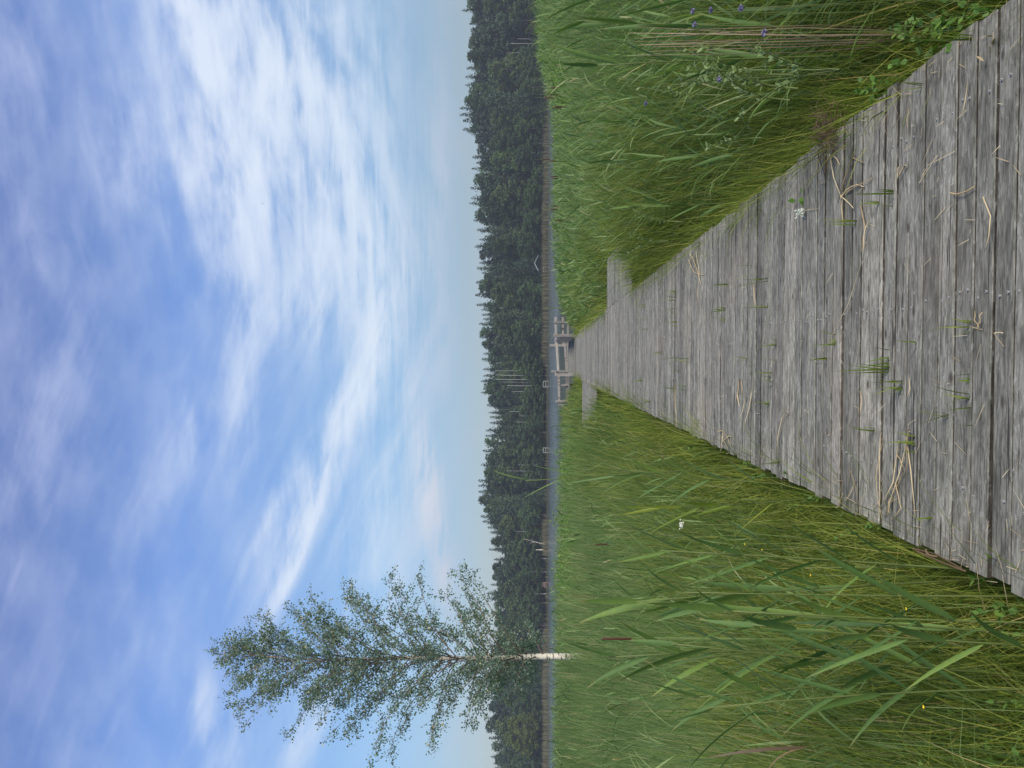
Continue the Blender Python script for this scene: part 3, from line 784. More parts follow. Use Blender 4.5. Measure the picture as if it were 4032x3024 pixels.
strands('dry_straw', [((3750, 760), (3835, 733))], .010, 'short thick pale straw stub on the nearest planks opposite the birch', 'straw', group=LG)
strands('dry_straw', [((3868, 775), (3910, 850), (3900, 930), (3885, 985))], .008, 'curved tan straw on the very nearest planks', 'straw', group=LG)
strands('dry_straw', [((3815, 310), (3800, 400), (3793, 455))], .006, 'thin straw on the pale plank near the broad leaved herbs', 'straw', group=LG)
strands('dry_straw', [((3580, 420), (3575, 520))], .006, 'thin upright straw on dark planks beyond the star shaped clump', 'straw', group=LG)
strands('dry_straw', [((3550, 650), (3535, 705)), ((3566, 650), (3540, 700))], .012, 'small curled brown leaf piece beside the star shaped clump', 'straw', group=LG)
strands('dry_straw', [((3630, 690), (3655, 650), (3760, 595)), ((3620, 720), (3690, 610))], .004, 'hair thin pale straws crossing on the near planks', 'straw', group=LG)
strands('dry_straw', [((3390, 1540), (3392, 1640))], .006, 'short straw between grass sprouts and the largest clump', 'straw', group=LG)
strands('dry_straw', [((3923, 1312), (3952, 1312))], .007, 'tiny pale straw stub on the nearest middle planks', 'straw', group=LG)
strands('dry_straw', [((3584, 1490), (3588, 1530), (3575, 1570))], .011, 'pale torn leaf strip by a grass sprout', 'straw', group=LG)
strands('dry_straw', [((2910, 1490), (2900, 1580)), ((2920, 1500), (2925, 1560)), ((2905, 1545), (2915, 1600))], .012, 'yellow straw bits past the middle of the deck in mid distance', 'straw', group=LG)
strands('dry_straw', [((2965, 1510), (2930, 1700)), ((2935, 1560), (2915, 1660))], .012, 'long yellow straw in mid deck, behind the sprouts', 'straw', group=LG)
strands('dry_straw', [((2660, 1520), (2665, 1680))], .012, 'single straw along a gap in the middle distance', 'straw', group=LG)
strands('dry_straw', [((2710, 1020), (2770, 1080)), ((2720, 1000), (2760, 1120)), ((2740, 990), (2755, 1100)), ((2745, 1130), (2750, 1190))], .012, 'matted straw at the deck edge just before the landing', 'straw', group=LG)
strands('dry_straw', [((2970, 1120), (2975, 1205))], .012, 'straw standing along a gap between mid deck and edge', 'straw', group=LG)
strands('dry_straw', [((2830, 1700), (2880, 1760)), ((2840, 1720), (2870, 1770)), ((2850, 1690), (2835, 1780)), ((2880, 1720), (2845, 1750))], .012, 'matted tan straw by the birch side edge in mid distance', 'straw', group=LG)
strands('dry_straw', [((3100, 1620), (3060, 1780))], .010, 'single thin straw slanting toward the birch side edge', 'straw', group=LG)
strands('dry_straw', [((3370, 1890), (3320, 1980)), ((3350, 1850), (3375, 1960)), ((3330, 1960), (3375, 1985)), ((3290, 2000), (3320, 1940))], .006, 'fine tangled straw at the deck edge beside the large clump', 'straw', group=LG)
strands('dry_straw', [((3860, 1260), (3852, 1300)), ((3840, 1225), (3860, 1290)), ((3868, 1230), (3858, 1280))], .005, 'wisp of straw caught in the wide plank gap', 'straw', group=LG)
strands('dry_straw', [((3600, 2160), (3680, 2180), (3790, 2240)), ((3610, 2170), (3700, 2210), (3800, 2250)), ((3650, 2165), (3690, 2190))], .012, 'brown dead stems lying along the nearest birch side edge', 'straw', 'brown', group=LG)
P = np.array([at_z(x, y, .012) for x, y in ((3905, 158), (3900, 190), (3893, 212), (3878, 238), (3915, 150))]) + rng.normal(0, .01, (5, 3)) * [1, 1, .2]
tag(rib_obj('dry_leaf', leaf_cards(P, rng.uniform(.02, .045, 5), None, 0, .7), M['straw']), 'crumbled tan dead leaf beside the broad leaved herbs', 'leaf')

dg = MB()
for k in range(90):
    c0 = at_z(random.gauss(3275, 28), random.gauss(530, 38), .01); a = random.uniform(0, 6.3); L = random.uniform(.08, .24)
    p2 = c0 + Vector((math.cos(a) * L, math.sin(a) * L, random.uniform(0, .05)))
    dg.tube([c0, (c0 + p2) / 2 + Vector((0, 0, random.uniform(.01, .07))), p2], [.0016, .0018, .001], 4, random.random())
tag(dg.build('dead_grass_tuft', M['brown'], None, True), 'matted brown dead grass at the boardwalk edge opposite the birch', 'dead grass')
# fine crumbs of dry plant on the planks
lt = []
n = 1300
Y = 2.3 + rng.random(n) ** 1.6 * 26; X = np.where(rng.random(n) < .40, rng.uniform(DL + .03, DR - .03, n), np.where(rng.random(n) < .5, DL + rng.exponential(.12, n), DR - rng.exponential(.12, n)))
lt = ribbons(np.stack([X, Y, np.full(n, .009)], 1), rng.uniform(0, 6.3, n), rng.uniform(.02, .12, n), np.maximum(rng.uniform(.001, .0035, n), .0005 * Y), np.full(n, math.pi / 2 - .05), rng.uniform(-.05, .1, n), None, 2)
tag(rib_obj('plant_litter', lt, M['straw']), 'fine crumbs of dry plant strewn on the planks', 'litter', None, 'stuff')

# grass sprouts through the gaps --------------------------------------------------
SP = [(3851, 1268, 205), (3851, 1287, 92), (3638, 1346, 148), (3529, 1414, 125), (3529, 1429, 52), (3529, 1450, 100), (3529, 1465, 184), (3580, 1509, 190), (3580, 1530, 86),
      (3473, 1697, 138), (3632, 1730, 106), (3632, 1750, 110), (3765, 1632, 175), (3848, 1567, 133), (3848, 1490, 48), (3314, 1335, 64), (3314, 1352, 78), (3275, 1415, 75),
      (3544, 763, 175), (3544, 790, 90), (3490, 803, 70), (3398, 883, 143), (3860, 60, 220), (3660, 348, 120),
      (2977, 1057, 98), (3040, 1095, 135), (3040, 1211, 98), (2865, 1208, 60), (2868, 1224, 60), (2868, 1256, 55), (2672, 1150, 60), (2669, 1178, 60), (2666, 1223, 42), (2675, 1269, 42),
      (2558, 1250, 55), (2549, 1208, 40), (2558, 1295, 50), (3073, 1343, 60), (3073, 1352, 60), (2955, 1410, 60), (3076, 1443, 75), (3058, 1464, 70), (3052, 1488, 92), (3052, 1512, 70),
      (3046, 1594, 56), (2723, 1428, 65), (2672, 1416, 60), (2684, 1458, 46), (2537, 1497, 45), (2669, 1536, 70), (2711, 1530, 72), (2570, 1585, 46), (3085, 1820, 95), (2763, 1663, 50), (2620, 1385, 50), (2880, 1126, 70), (3860, 1700, 60), (3700, 2030, 70)]
sp_sorted = sorted(SP, key=lambda t: -t[0]); third = {'birch side': 0, 'middle': 0, 'lilac flower side': 0}
for x, y, h in sp_sorted:
    p = at_z(x, y, -.03); Y = p.y
    if p.x < DL + .02 or p.x > DR - .02: p.x = min(max(p.x, DL + .05), DR - .05)
    nb = random.choice([2, 3, 3, 4, 5]); Hm = h * p.y / FPX * 1.18 + .03
    base = np.stack([p.x + rng.normal(0, .018, nb), np.full(nb, p.y), np.full(nb, p.z)], 1)
    L = Hm * np.concatenate([[1.0], rng.uniform(.45, .9, nb - 1)])
    rb = ribbons(base, rng.uniform(0, 6.3, nb), L, np.maximum(rng.uniform(.005, .010, nb), .0008 * Y), rng.uniform(.02, .25, nb), rng.uniform(.0, .35, nb), rng.normal(0, .6, nb), 5, 'blade', rng.uniform(.25, .8, nb))
    th_ = 'birch side' if p.x < -.1 else 'middle' if p.x < .56 else 'lilac flower side'; third[th_] += 1
    size = 'tall' if Hm > .2 else 'short' if Hm < .12 else 'green'
    o = rib_obj('grass_sprout', rb, M['sedge'])
    tag(o, f'{size} grass sprout in plank gap, {ordinal(third[th_])} nearest on the {th_} of the deck', 'grass sprout', 'grass sprouts between the planks')

# flowers and leafy plants ----------------------------------------------------------
def flower(name, px_, Y, mat, r, label, group, kind):
    p = at_y(*px_, Y); p.x = min(p.x, DL - .06) if p.x < .2 else max(p.x, DR + .06); gz = float(ground_z(p.x, p.y)); root = empty(name, (p.x, p.y, gz), label, 'flower', group)
    H = p.z - gz; mb = MB(); mb.tube([(0, 0, 0), (random.uniform(-.03, .03), 0, H * .5), (0, 0, H)], [.0014, .0012, .001], 5); mb.build('stem', M['stem'], root, True)
    if kind == 'pom':
        d = rng.normal(size=(70, 3)); d /= np.linalg.norm(d, axis=1)[:, None]; d[:, 2] *= .75
        P = d * r * .8 + np.array([0, 0, H]); rb = leaf_cards(P, r * .7)
    elif kind == 'umbel':
        P = np.stack([rng.normal(0, r * .5, 90), rng.normal(0, r * .5, 90), H + rng.normal(0, r * .18, 90)], 1); rb = leaf_cards(P, r * .45, None, 0, 1)
    else:
        n_ = 5; rb = ribbons(np.tile([[0, 0, H]], (n_, 1)), np.arange(n_) * 2 * math.pi / n_, np.full(n_, r), np.full(n_, r * .9), np.full(n_, .9), np.full(n_, .4), None, 3, 'leaf')
    rib_obj('flower_head', rb, M[mat], root)
for q, (px_, Y, lab) in enumerate([((2799, 39), 3.6, 'lilac flower head at the frame edge, middle one of three'), ((2917, 32), 3.2, 'lilac flower head at the frame edge, nearest of three'), ((2727, 45), 3.8, 'lilac flower head at the frame edge, farthest of three'),
        ((2734, 97), 3.8, 'faint lilac flower behind the dry stems'), ((2829, 340), 3.6, 'lilac flower above the willow shoot by the planks'), ((2543, 405), 4.8, 'lilac flower alone high in the reeds opposite the birch'), ((3008, 202), 3.1, 'pale lilac flower low in the sedge opposite the birch')]):
    flower('lilac_flower', px_, Y, 'purple', .012, lab, 'lilac flowers in the reeds', 'pom')
for px_, Y, lab in [((3004, 2036), 3.4, 'pair of yellow petals farthest along the birch side edge'), ((2935, 2078), 3.5, 'small yellow flower a little out from the farthest pair'), ((3137, 2145), 3.1, 'yellow flower nearer the deck of two close ones'), ((3143, 2158), 3.1, 'yellow flower farther from the deck of two close ones'),
        ((3195, 2188), 3.0, 'yellow flower in the middle of the birch side sedge'), ((3575, 2150), 2.6, 'yellow flower close beside the nearest planks'), ((3640, 2783), 2.1, 'yellow flower in the nearest grass below the birch')]:
    flower('yellow_flower', px_, Y, 'yellow', .007, lab, 'small yellow flowers in the birch side sedge', 'star')
flower('white_flower', (2683, 1967), 3.9, 'white', .017, 'white umbel flower in the reeds between boardwalk and birch', None, 'umbel')
# clover head lying on the planks with its leaves
cp = at_z(3172, 838, 0.0)
root = empty('clover_sprig', cp, 'white clover head with green leaves lying on the planks', 'clover')
mb = MB(); mb.tube([(-.02, -.22, .008), (0, -.1, .02), (0, 0, .03)], [.002] * 3, 5); mb.build('stem', M['straw'], root, True)
d = rng.normal(size=(60, 3)) * .012 + np.array([0, 0, .03]); rib_obj('flower_head', leaf_cards(d, .016), M['white'], root)
P = np.array([[.08, .05, .02], [.09, .08, .02], [.12, .03, .02], [.10, .12, .02]]); rib_obj('foliage', leaf_cards(P, .05), M['herb'], root)

def shoot(name, px_, Y, H, mat, label, group, nl=26, ll=.05, lw=.018, spread=.12, cat='plant', base=None):
    """upright leafy shoot: stem plus a foliage part"""
    p = at_y(*px_, Y) if base is None else base
    gz = p.z - H; root = empty(name, (p.x, p.y, gz), label, cat, group, random.uniform(0, 6))
    stems = random.choice([1, 2, 3]); mb = MB(); parts = []
    for s_ in range(stems):
        ox, oy = random.gauss(0, spread), random.gauss(0, spread); h = H * random.uniform(.8, 1.0)
        pts = [Vector((ox * u * u, oy * u * u, h * u)) for u in (0, .3, .6, .8, 1)]; mb.tube(pts, [.004, .0035, .003, .002, .0012], 5)
        u = rng.uniform(.35, 1, nl); b = np.stack([ox * u * u, oy * u * u, h * u], 1)
        parts.append(ribbons(b, rng.uniform(0, 6.3, nl), rng.uniform(.6, 1.1, nl) * ll * (1.1 - .4 * u), rng.uniform(.8, 1.1, nl) * lw, rng.uniform(.4, 1.1, nl), rng.uniform(.1, .8, nl), rng.normal(0, .4, nl), 4, 'leaf'))
    mb.build('stem', M['stem'], root, True); rib_obj('foliage', parts, M[mat], root)
    return root
for px_, Y, H, lab in [((2600, 262), 4.2, .75, 'pale willow shoot highest in the reeds opposite the birch'), ((2655, 300), 4.0, .6, 'pale willow shoot beside the highest one'), ((2665, 355), 3.9, .6, 'bushy pale willow shoot beside the lilac flower'), ((2700, 400), 3.8, .5, 'pale willow shoot lowest of the bushy cluster'),
        ((2750, 545), 4.4, .35, 'small pale willow sprig near the planks opposite the birch'), ((2890, 280), 3.4, .45, 'low pale willow sprig in the sedge below the dry stems'), ((2250, 850), 13, .8, 'pale green sprig by the distant cattails'), ((2480, 875), 7.5, .5, 'pale bushy sprig halfway along the deck edge opposite the birch'), ((2450, 950), 8.5, .5, 'pale leafy sprig just before the landing opposite the birch'), ((2470, 380), 5, .6, 'olive willow sprig in the middle of the reeds beyond the lilac flowers')]:
    shoot('willow_shoot', px_, Y, H, 'willow', lab, 'pale willow shoots in the reeds')
HB = [(3480, 190), (3520, 120), (3600, 90), (3560, 260), (3640, 190), (3440, 330), (3380, 420), (3690, 40), (3780, 60), (3330, 420), (3550, 40)]
for k, (x, y) in enumerate(HB):
    p = at_z(x, y, .08 + .06 * random.random()); p.x = max(p.x, DR + .06)
    shoot('leafy_herb', None, 0, p.z + .5, 'herb', f'broad leaved green herb by the planks opposite the birch, {ordinal(k + 1)} nearest', 'leafy herbs along the planks opposite the birch', 18, .055, .028, .08, base=p)
HB = [(3700, 2190), (3800, 2270), (3860, 2290), (3900, 2360), (3960, 2330), (3880, 2760), (3000, 1880), (3060, 1930), (3130, 1990), (2960, 1850), (2900, 1800), (3250, 2050), (3400, 2110), (2700, 1760)]
for k, (x, y) in enumerate(sorted(HB, reverse=True)):
    p = at_z(x, y, .02 + .06 * random.random()); p.x = min(p.x, DL - .05)
    shoot('leafy_herb', None, 0, p.z + .5, 'herb', f'small leafed green herb along the planks on the birch side, {ordinal(k + 1)} nearest', 'leafy herbs along the planks on the birch side', 26, .05, .018, .1, base=p)
# standing dry stems on the right
ds = MB()
for k in range(11):
    b = at_y(2860 + random.uniform(-40, 60), 150 + random.gauss(0, 16), 3.9); t_ = at_y(2480 + random.uniform(-30, 200), 145 + random.gauss(0, 26), 3.9); b.y += random.gauss(0, .06); t_.y += random.gauss(0, .08)
    b.z = float(ground_z(b.x, b.y))
    ds.tube([b, (b + t_) / 2 + Vector((random.gauss(0, .02), 0, 0)), t_], [.0026, .0024, .0012], 5, random.random())
tag(ds.build('dry_reed_clump', M['drystem'], None, True), 'clump of beige dry reed stems standing in the reeds opposite the birch', 'dry reeds')
wl = at_y(2830, 2935, 3.0)
V = ribbons(np.array([[wl.x - .0, wl.y, wl.z - .35]] * 3), np.array([2.4, 2.9, .4]), np.array([.42, .28, .26]), np.array([.013, .007, .006]), np.array([.15, .2, .3]), np.array([.5, 1.8, 1.9]), np.array([.3, .2, .1]), 8, 'leaf', np.array([.1, .8, .7]))
tag(rib_obj('withered_leaf', V, M['brown']), 'brown withered reed leaf in the grass at the frame edge below the birch', 'dead leaf')

# ------------------------------------------------------------------ lakeside bushes
def bush(px_, Y, W, label, H=None):
    p = at_y(*px_, Y); gz = float(ground_z(p.x, p.y)); H = p.z - gz; root = empty('lakeside_bush', (p.x, p.y, gz), label, 'bush', 'bushes along the near lake shore')
    mb = MB()
    parts = []
    for k in range(14):
        a = random.uniform(0, 6.3); rr = W * random.uniform(.1, .5); h = H * random.uniform(.55, 1.0) * (1 - .35 * (rr / W))
        e = Vector((math.cos(a) * rr, math.sin(a) * rr, h)); mb.tube([(0, 0, 0), e * .5 + Vector((0, 0, h * .08)), e], [.015, .010, .003], 5)
        n_ = 170; u = rng.uniform(.35, 1.02, n_)[:, None]; P = np.array(e)[None] * u + rng.normal(0, .10 * W, (n_, 3)) * [1, 1, .8]
        parts.append(leaf_cards(P, rng.uniform(.05, .10, n_), None, .1, .5))
    mb.build('branches', M['twig'], root, True); rib_obj('foliage', parts, M['bush'], root)
for px_, Y, W, lab in [((2168, 2050), 25, 1.72, 'broad green bush at the lake edge between boardwalk and birch'), ((2180, 2120), 25, 1.61, 'green bush next to the broad one at the lake edge'), ((2182, 2190), 23, 1.38, 'low green bush before the white snags'), ((2166, 2255), 26, 1.72, 'dark green bush below the reddish landing stage'),
        ((2176, 2300), 24, 1.15, 'small bush at the lake edge between birch and landing stage'), ((2182, 1790), 24, 1.38, 'yellow green bush by the tall single reed'), ((2190, 1900), 26, 1.15, 'low bush in the reeds at the lake by the single tall reed'), ((2120, 330), 16, 1.0, 'bright green bush rising in the far reeds near the cattails'), ((2128, 270), 17, 1.2, 'dense green bush in the far reeds beyond the bright green bush'), ((2175, 2520), 28, 1.49, 'dark low bush beside the birch trunk'), ((2182, 2860), 30, 1.38, 'dark bush at the lake edge beyond the birch at the frame edge'), ((2185, 2700), 30, 1.49, 'flat bush at the lake edge just past the birch')]:
    bush(px_, Y, W, lab)

# ------------------------------------------------------------------ the birch
BY = 20.0
bp = at_y(2300, 2595, BY); bx0 = bp.x
Bz = lambda zx: CAM_H + (2129 - (800 + zx / 1.475)) / FPX * BY
env_z = [Bz(z) for z in (1990, 1900, 1800, 1700, 1600, 1500, 1400, 1300, 1200, 1100, 1000, 850, 750, 650, 500, 400, 300, 200, 100, 30)]
env_r = [v / 221 for v in (170, 250, 230, 390, 450, 440, 410, 480, 490, 360, 400, 330, 350, 390, 310, 250, 220, 150, 80, 0)]
env_l = [v / 221 for v in (150, 220, 230, 290, 280, 390, 300, 540, 570, 460, 400, 530, 440, 300, 280, 330, 350, 360, 100, 0)]
root = empty('birch_tree', (bx0, BY, float(ground_z(bx0, BY))), 'tall young birch with white trunk and airy crown standing in the reeds by the lake', 'tree')
gz0 = root.location.z; TH = Bz(40) - gz0
trunk_x = lambda z: .05 * math.sin(z * .55 + .5) + .03 * math.sin(z * 1.3)
tp = [Vector((trunk_x(z) - trunk_x(0), .04 * math.sin(z * .7), z)) for z in np.linspace(-.1, TH, 26)]
mb = MB(); mb.tube(tp, [.098 * (1 - u) ** 1.15 + .004 for u in np.linspace(0, 1, 26)], 12); mb.build('trunk', M['birchbark'], root, True)
tw = MB(); leafP, leafS = [], []
rb = random.Random(31)
def grow(p, d, L, r0, lvl, nseg=6, droop=0.0):
    pts = [Vector(p)]; d = Vector(d).normalized()
    for k in range(nseg):
        d = (d + Vector((rb.gauss(0, .10), rb.gauss(0, .10), rb.gauss(0, .07) - droop))).normalized()
        pts.append(pts[-1] + d * (L / nseg))
    tw.tube(pts, [max(.0025, r0 * .8 * (1 - .85 * k / nseg)) for k in range(nseg + 1)], 5 if lvl == 0 else 3, cap=False)
    return pts
def leaves_on(pts, n, sp):
    for _ in range(n):
        u = rb.uniform(.15, 1.0) * (len(pts) - 1); k = min(int(u), len(pts) - 2); q = pts[k].lerp(pts[k + 1], u - k)
        for _ in range(rb.choice([1, 2, 3])):
            leafP.append((q.x + rb.gauss(0, sp), q.y + rb.gauss(0, sp), q.z + rb.gauss(0, sp) - .03)); leafS.append(rb.uniform(.040, .072))
NB = 150
for k in range(NB):
    zb = 2.15 + (TH - 2.5) * (k / NB) ** .92 + rb.uniform(-.1, .1)
    if zb / TH > .72 and rb.random() < .25: continue
    phi = k * 2.39996 + rb.uniform(-.4, .4); c_, s_ = math.cos(phi), math.sin(phi)
    f = (zb - 2) / (TH - 2)
    el_ = R(30 + 34 * f) + rb.uniform(-.14, .16)
    Rr = .1; lim = rb.uniform(.84, 1.08)
    while Rr < 3.2:
        zt = zb + gz0 + Rr * math.tan(el_)
        er = np.interp(zt, env_z, env_r) if zt < env_z[-1] else 0; elf = np.interp(zt, env_z, env_l) if zt < env_z[-1] else 0
        if Rr > lim * ((er if c_ > 0 else elf) * abs(c_) + .5 * (er + elf) * (1 - abs(c_))): break
        Rr += .06
    L = Rr / math.cos(el_)
    u = zb / TH; st = Vector((trunk_x(zb) - trunk_x(0), .04 * math.sin(zb * .7), zb))
    pts = grow(st, (c_ * math.cos(el_), s_ * math.cos(el_), math.sin(el_)), L, .010 + .016 * (1 - f), 0, 8, .01 + .03 * (1 - f))
    leaves_on(pts[3:], int(5 + L * 5), .07)
    nt_ = int((4 + L * 4.9) * (1 - .45 * max(0, f - .55) / .45))
    for q in range(nt_):
        w_ = rb.uniform(.22, 1.0) * (len(pts) - 1); i_ = min(int(w_), len(pts) - 2); b = pts[i_].lerp(pts[i_ + 1], w_ - i_)
        bd = (pts[i_ + 1] - pts[i_]).normalized()
        d = bd + Vector((rb.gauss(0, .6), rb.gauss(0, .6), rb.gauss(0, .4)))
        l2 = rb.uniform(.25, .70) * (1.15 - .5 * w_ / (len(pts) - 1))
        tp2 = grow(b, d, l2, .005, 1, 4, .06)
        leaves_on(tp2, int(9 * l2 / .5), .055)
        if rb.random() < .5:
            tp3 = grow(tp2[2], d + Vector((rb.gauss(0, .7), rb.gauss(0, .7), -.2)), l2 * .7, .003, 1, 3, .1); leaves_on(tp3, 5, .05)
# lower hanging leaves that veil the trunk
for k in range(26):
    a = rb.uniform(0, 6.3); zb = rb.uniform(2.6, 4.2); st = Vector((0, 0, zb)); l2 = rb.uniform(.5, 1.25)
    pts = grow(st, (math.cos(a), math.sin(a), .1), l2, .008, 0, 6, .14); leaves_on(pts[1:], 16, .07)
    for q in range(4): leaves_on(grow(pts[rb.randint(2, 5)], (rb.gauss(0, 1), rb.gauss(0, 1), -.5), .4, .003, 1, 3, .1), 7, .04)
# the spur reaching right
zs = Bz(1060) - gz0
pts = grow((0, 0, zs - .9), (1, .1, .55), 2.42, .016, 0, 9, -.015); leaves_on(pts[3:], 34, .09)
tw.build('limbs', M['twig'], root, True)
P = np.array(leafP); rv = rng.random(len(P)); rib_obj('crown', leaf_cards(P, np.array(leafS), rv, .5, .85), M['birchleaf'], root)

# ------------------------------------------------------------------ the far shore
def tree_proto(name, kind, seed):
    r = np.random.default_rng(seed); root = empty(name, (0, 0, -80), '', 'tree'); parts = []; H = 20.0
    if kind == 'spruce':
        Rm = r.uniform(3.3, 4.3); z = 1.5; mb = MB(); mb.tube([(0, 0, 0), (0, 0, H * .5), (0, 0, H)], [.22, .13, .02], 6); mb.build('trunk', M['darktrunk'], root, True)
        while z < H - .15:
            f = z / H; rad = Rm * (1 - f) ** .62 * r.uniform(.70, 1.12) + .06; nb = max(4, int(9 * (1 - f) + 4)); a0 = r.uniform(0, 6)
            for b in range(nb):
                a = a0 + 6.283 * b / nb + r.normal(0, .2); L = rad * r.uniform(.65, 1.12); n_ = max(2, int(L * 5)); u = (np.arange(n_) + r.random(n_)) / n_
                P = np.stack([np.cos(a) * u * L, np.sin(a) * u * L, z - .28 * L * u + .16 * L * u ** 3 + r.normal(0, .06, n_)], 1)
                sz = (.46 + .40 * (1 - u)) * min(1, .40 + rad / 2.5)
                parts.append(leaf_cards(P, sz, r.random(n_), .5, .62))
            z += .30 + .26 * (1 - f)
        mat = M['conifer']
    else:
        pine = kind == 'pine'; low = .46 if pine else .10 if kind == 'shrub' else .22
        mb = MB(); mb.tube([(0, 0, 0), (r.normal(0, .2), 0, H * .45), (r.normal(0, .4), 0, H * .93)], [.20, .15, .04], 6)
        nc = 46 if pine else 60
        for c in range(nc):
            f = low + (1 - low) * ((c + r.random()) / nc); a = r.uniform(0, 6.3)
            rad = (3.0 if pine else 3.6) * math.sin(math.pi * min(1, max(.05, (f - low + .12) / (1.14 - low)))) ** .7
            rr = rad * r.random() ** .45; C = np.array([math.cos(a) * rr, math.sin(a) * rr, H * f * .97]); cs = r.uniform(.6, 1.15) * (1.0 if not pine else .85)
            if c % 3 == 0: mb.tube([(0, 0, C[2] - 1.6), tuple(C * [.5, .5, 1] - [0, 0, .5]), tuple(C)], [.06, .045, .02], 4)
            n_ = 70; d = r.normal(size=(n_, 3)); d /= np.linalg.norm(d, axis=1)[:, None]; P = C + d * cs * r.uniform(.45, 1.05, n_)[:, None] * [1.15, 1.15, .8]
            parts.append(leaf_cards(P, r.uniform(.38, .62, n_), np.clip(r.random(n_) * .7 + .3 * r.random(), 0, 1), .2, .75))
        mb.build('trunk', M['fartrunk'] if kind in ('birch',) else M['darktrunk'], root, True); mat = M['conifer'] if pine else M['broad']
    rib_obj('crown', parts, mat, root)
    return root
FP = {'spruce': [tree_proto('spruce_tree', 'spruce', 300 + k) for k in range(5)], 'pine': [tree_proto('pine_tree', 'pine', 320 + k) for k in range(3)],
      'leafy': [tree_proto('leafy_tree', 'leafy', 340 + k) for k in range(4)], 'birch': [tree_proto('far_birch_tree', 'birch', 360 + k) for k in range(3)], 'shrub': [tree_proto('shore_shrub', 'shrub', 380 + k) for k in range(3)]}
used_t = set()
sky_y = np.array([-260, 0, 18, 60, 120, 180, 230, 270, 300, 340, 380, 450, 520, 570, 640, 700, 760, 820, 860, 890, 910, 945, 985, 1030, 1075, 1110, 1150, 1190, 1250, 1300, 1400, 1500, 1565, 1600, 1659, 1900]) * 1.8228
sky_x = np.array([1010, 1008, 1003, 1012, 1008, 1012, 999, 1000, 1018, 1026, 1024, 1020, 1030, 1036, 1032, 1034, 1036, 1042, 1046, 1062, 1066, 1048, 1044, 1040, 1032, 1042, 1058, 1062, 1062, 1056, 1058, 1060, 1048, 1064, 1058, 1060]) * 1.8228
def far_tree(kind, y, Y, xtop, colr, wscale=1.0, label=''):
    p = at_y(xtop, y, Y); gz = float(ground_z(p.x, p.y)); src = random.choice(FP[kind])
    o = src if src.name not in used_t else copy_tree(src); used_t.add(src.name)
    s_ = max(.12, (p.z - gz) / 20.0); o.location = (p.x, p.y, gz - .1); o.scale = (s_ ** .6 * wscale,) * 2 + (s_,); o.rotation_euler = (0, 0, random.uniform(0, 6.3))
    for ch in o.children:
        if ch.name.startswith('crown'): ch.color = (*colr, 1)
    FT.append((kind, o, y)); return o
FT = []
def tint(a=.8, b=1.2, warm=.0): v = random.uniform(a, b); return (v * (1 + warm * random.uniform(.3, 1)), v, v * random.uniform(.85, 1.1) * (1 - warm * .5))
y = -420.0
while y < 3460:                     # back row: the skyline
    prof = float(np.interp(y, sky_y, sky_x)) + (0 if random.random() < .5 else random.uniform(4, 26))
    Y = random.uniform(268, 284)
    kind = 'spruce' if random.random() < .70 else random.choice(['pine', 'leafy'])
    if y < 330 and random.random() < .5: kind = 'leafy'
    prof -= 14
    far_tree(kind, y, Y, prof + (12 if kind != 'spruce' else 0), tint(.6, 1.15), random.uniform(.95, 1.4)); y += random.uniform(18, 40)
y = -420.0
while y < 3460:                     # a rank just behind, closing the gaps
    prof = float(np.interp(y, sky_y, sky_x)) + random.uniform(14, 46)
    far_tree(random.choice(['spruce', 'pine', 'leafy']), y, random.uniform(286, 296), prof, tint(.75, 1.1), random.uniform(1.2, 1.6)); y += random.uniform(30, 50)
y = -420.0
while y < 3460:                     # middle rows
    prof = float(np.interp(y, sky_y, sky_x)); top = prof + (2135 - prof) * random.uniform(.12, .42)
    kind = random.choice(['leafy', 'spruce', 'pine', 'spruce', 'birch', 'leafy', 'spruce'])
    far_tree(kind, y, random.uniform(255, 265), top, tint(.65, 1.5, .25), random.uniform(1.0, 1.5)); y += random.uniform(24, 42)
y = -420.0
while y < 3460:                     # front row along the water
    top = 2135 - random.uniform(45, 125)
    kind = random.choice(['shrub', 'leafy', 'birch', 'shrub', 'spruce'])
    warm = .35 if 2820 < y < 2960 or y < 150 else .1
    far_tree(kind, y, random.uniform(247, 253), top, tint(.85, 1.45, warm), random.uniform(1.1, 1.7)); y += random.uniform(30, 58)
for y_, x_ in ((2850, 1995), (2905, 1985), (2940, 2020)): far_tree('leafy', y_, 246.5, x_, (1.9, 1.35, .7), 1.2)
KW = {'spruce': ('dark spruce of the forest across the lake', 'spruces of the far forest'), 'pine': ('pine of the forest across the lake', 'pines of the far forest'), 'leafy': ('round leafy tree of the forest across the lake', 'leafy trees of the far forest'), 'birch': ('pale trunked birch across the lake', 'birches of the far forest'), 'shrub': ('low shrub on the far lake shore', 'shrubs on the far shore')}
by_kind = {}
for kind, o, y in sorted(FT, key=lambda t: -t[2]):
    by_kind[kind] = by_kind.get(kind, 0) + 1
    tag(o, f'{ordinal(by_kind[kind])} from the birch end, {KW[kind][0]}', 'shrub' if kind == 'shrub' else 'tree', KW[kind][1])
# undergrowth that fills the wood
parts = []
n = 26000
X = rng.uniform(-170, 170, n); Y = rng.uniform(258, 285, n); Z = ground_z(X, Y) + rng.random(n) ** 1.1 * 11
parts.append(leaf_cards(np.stack([X, Y, Z], 1), rng.uniform(.6, 1.2, n), rng.random(n) * .5, .2, .8))
o = rib_obj('forest_undergrowth', parts, M['conifer']); o.color = (.8, .8, .8, 1); tag(o, 'dark undergrowth filling the forest across the lake', 'undergrowth', None, 'stuff')
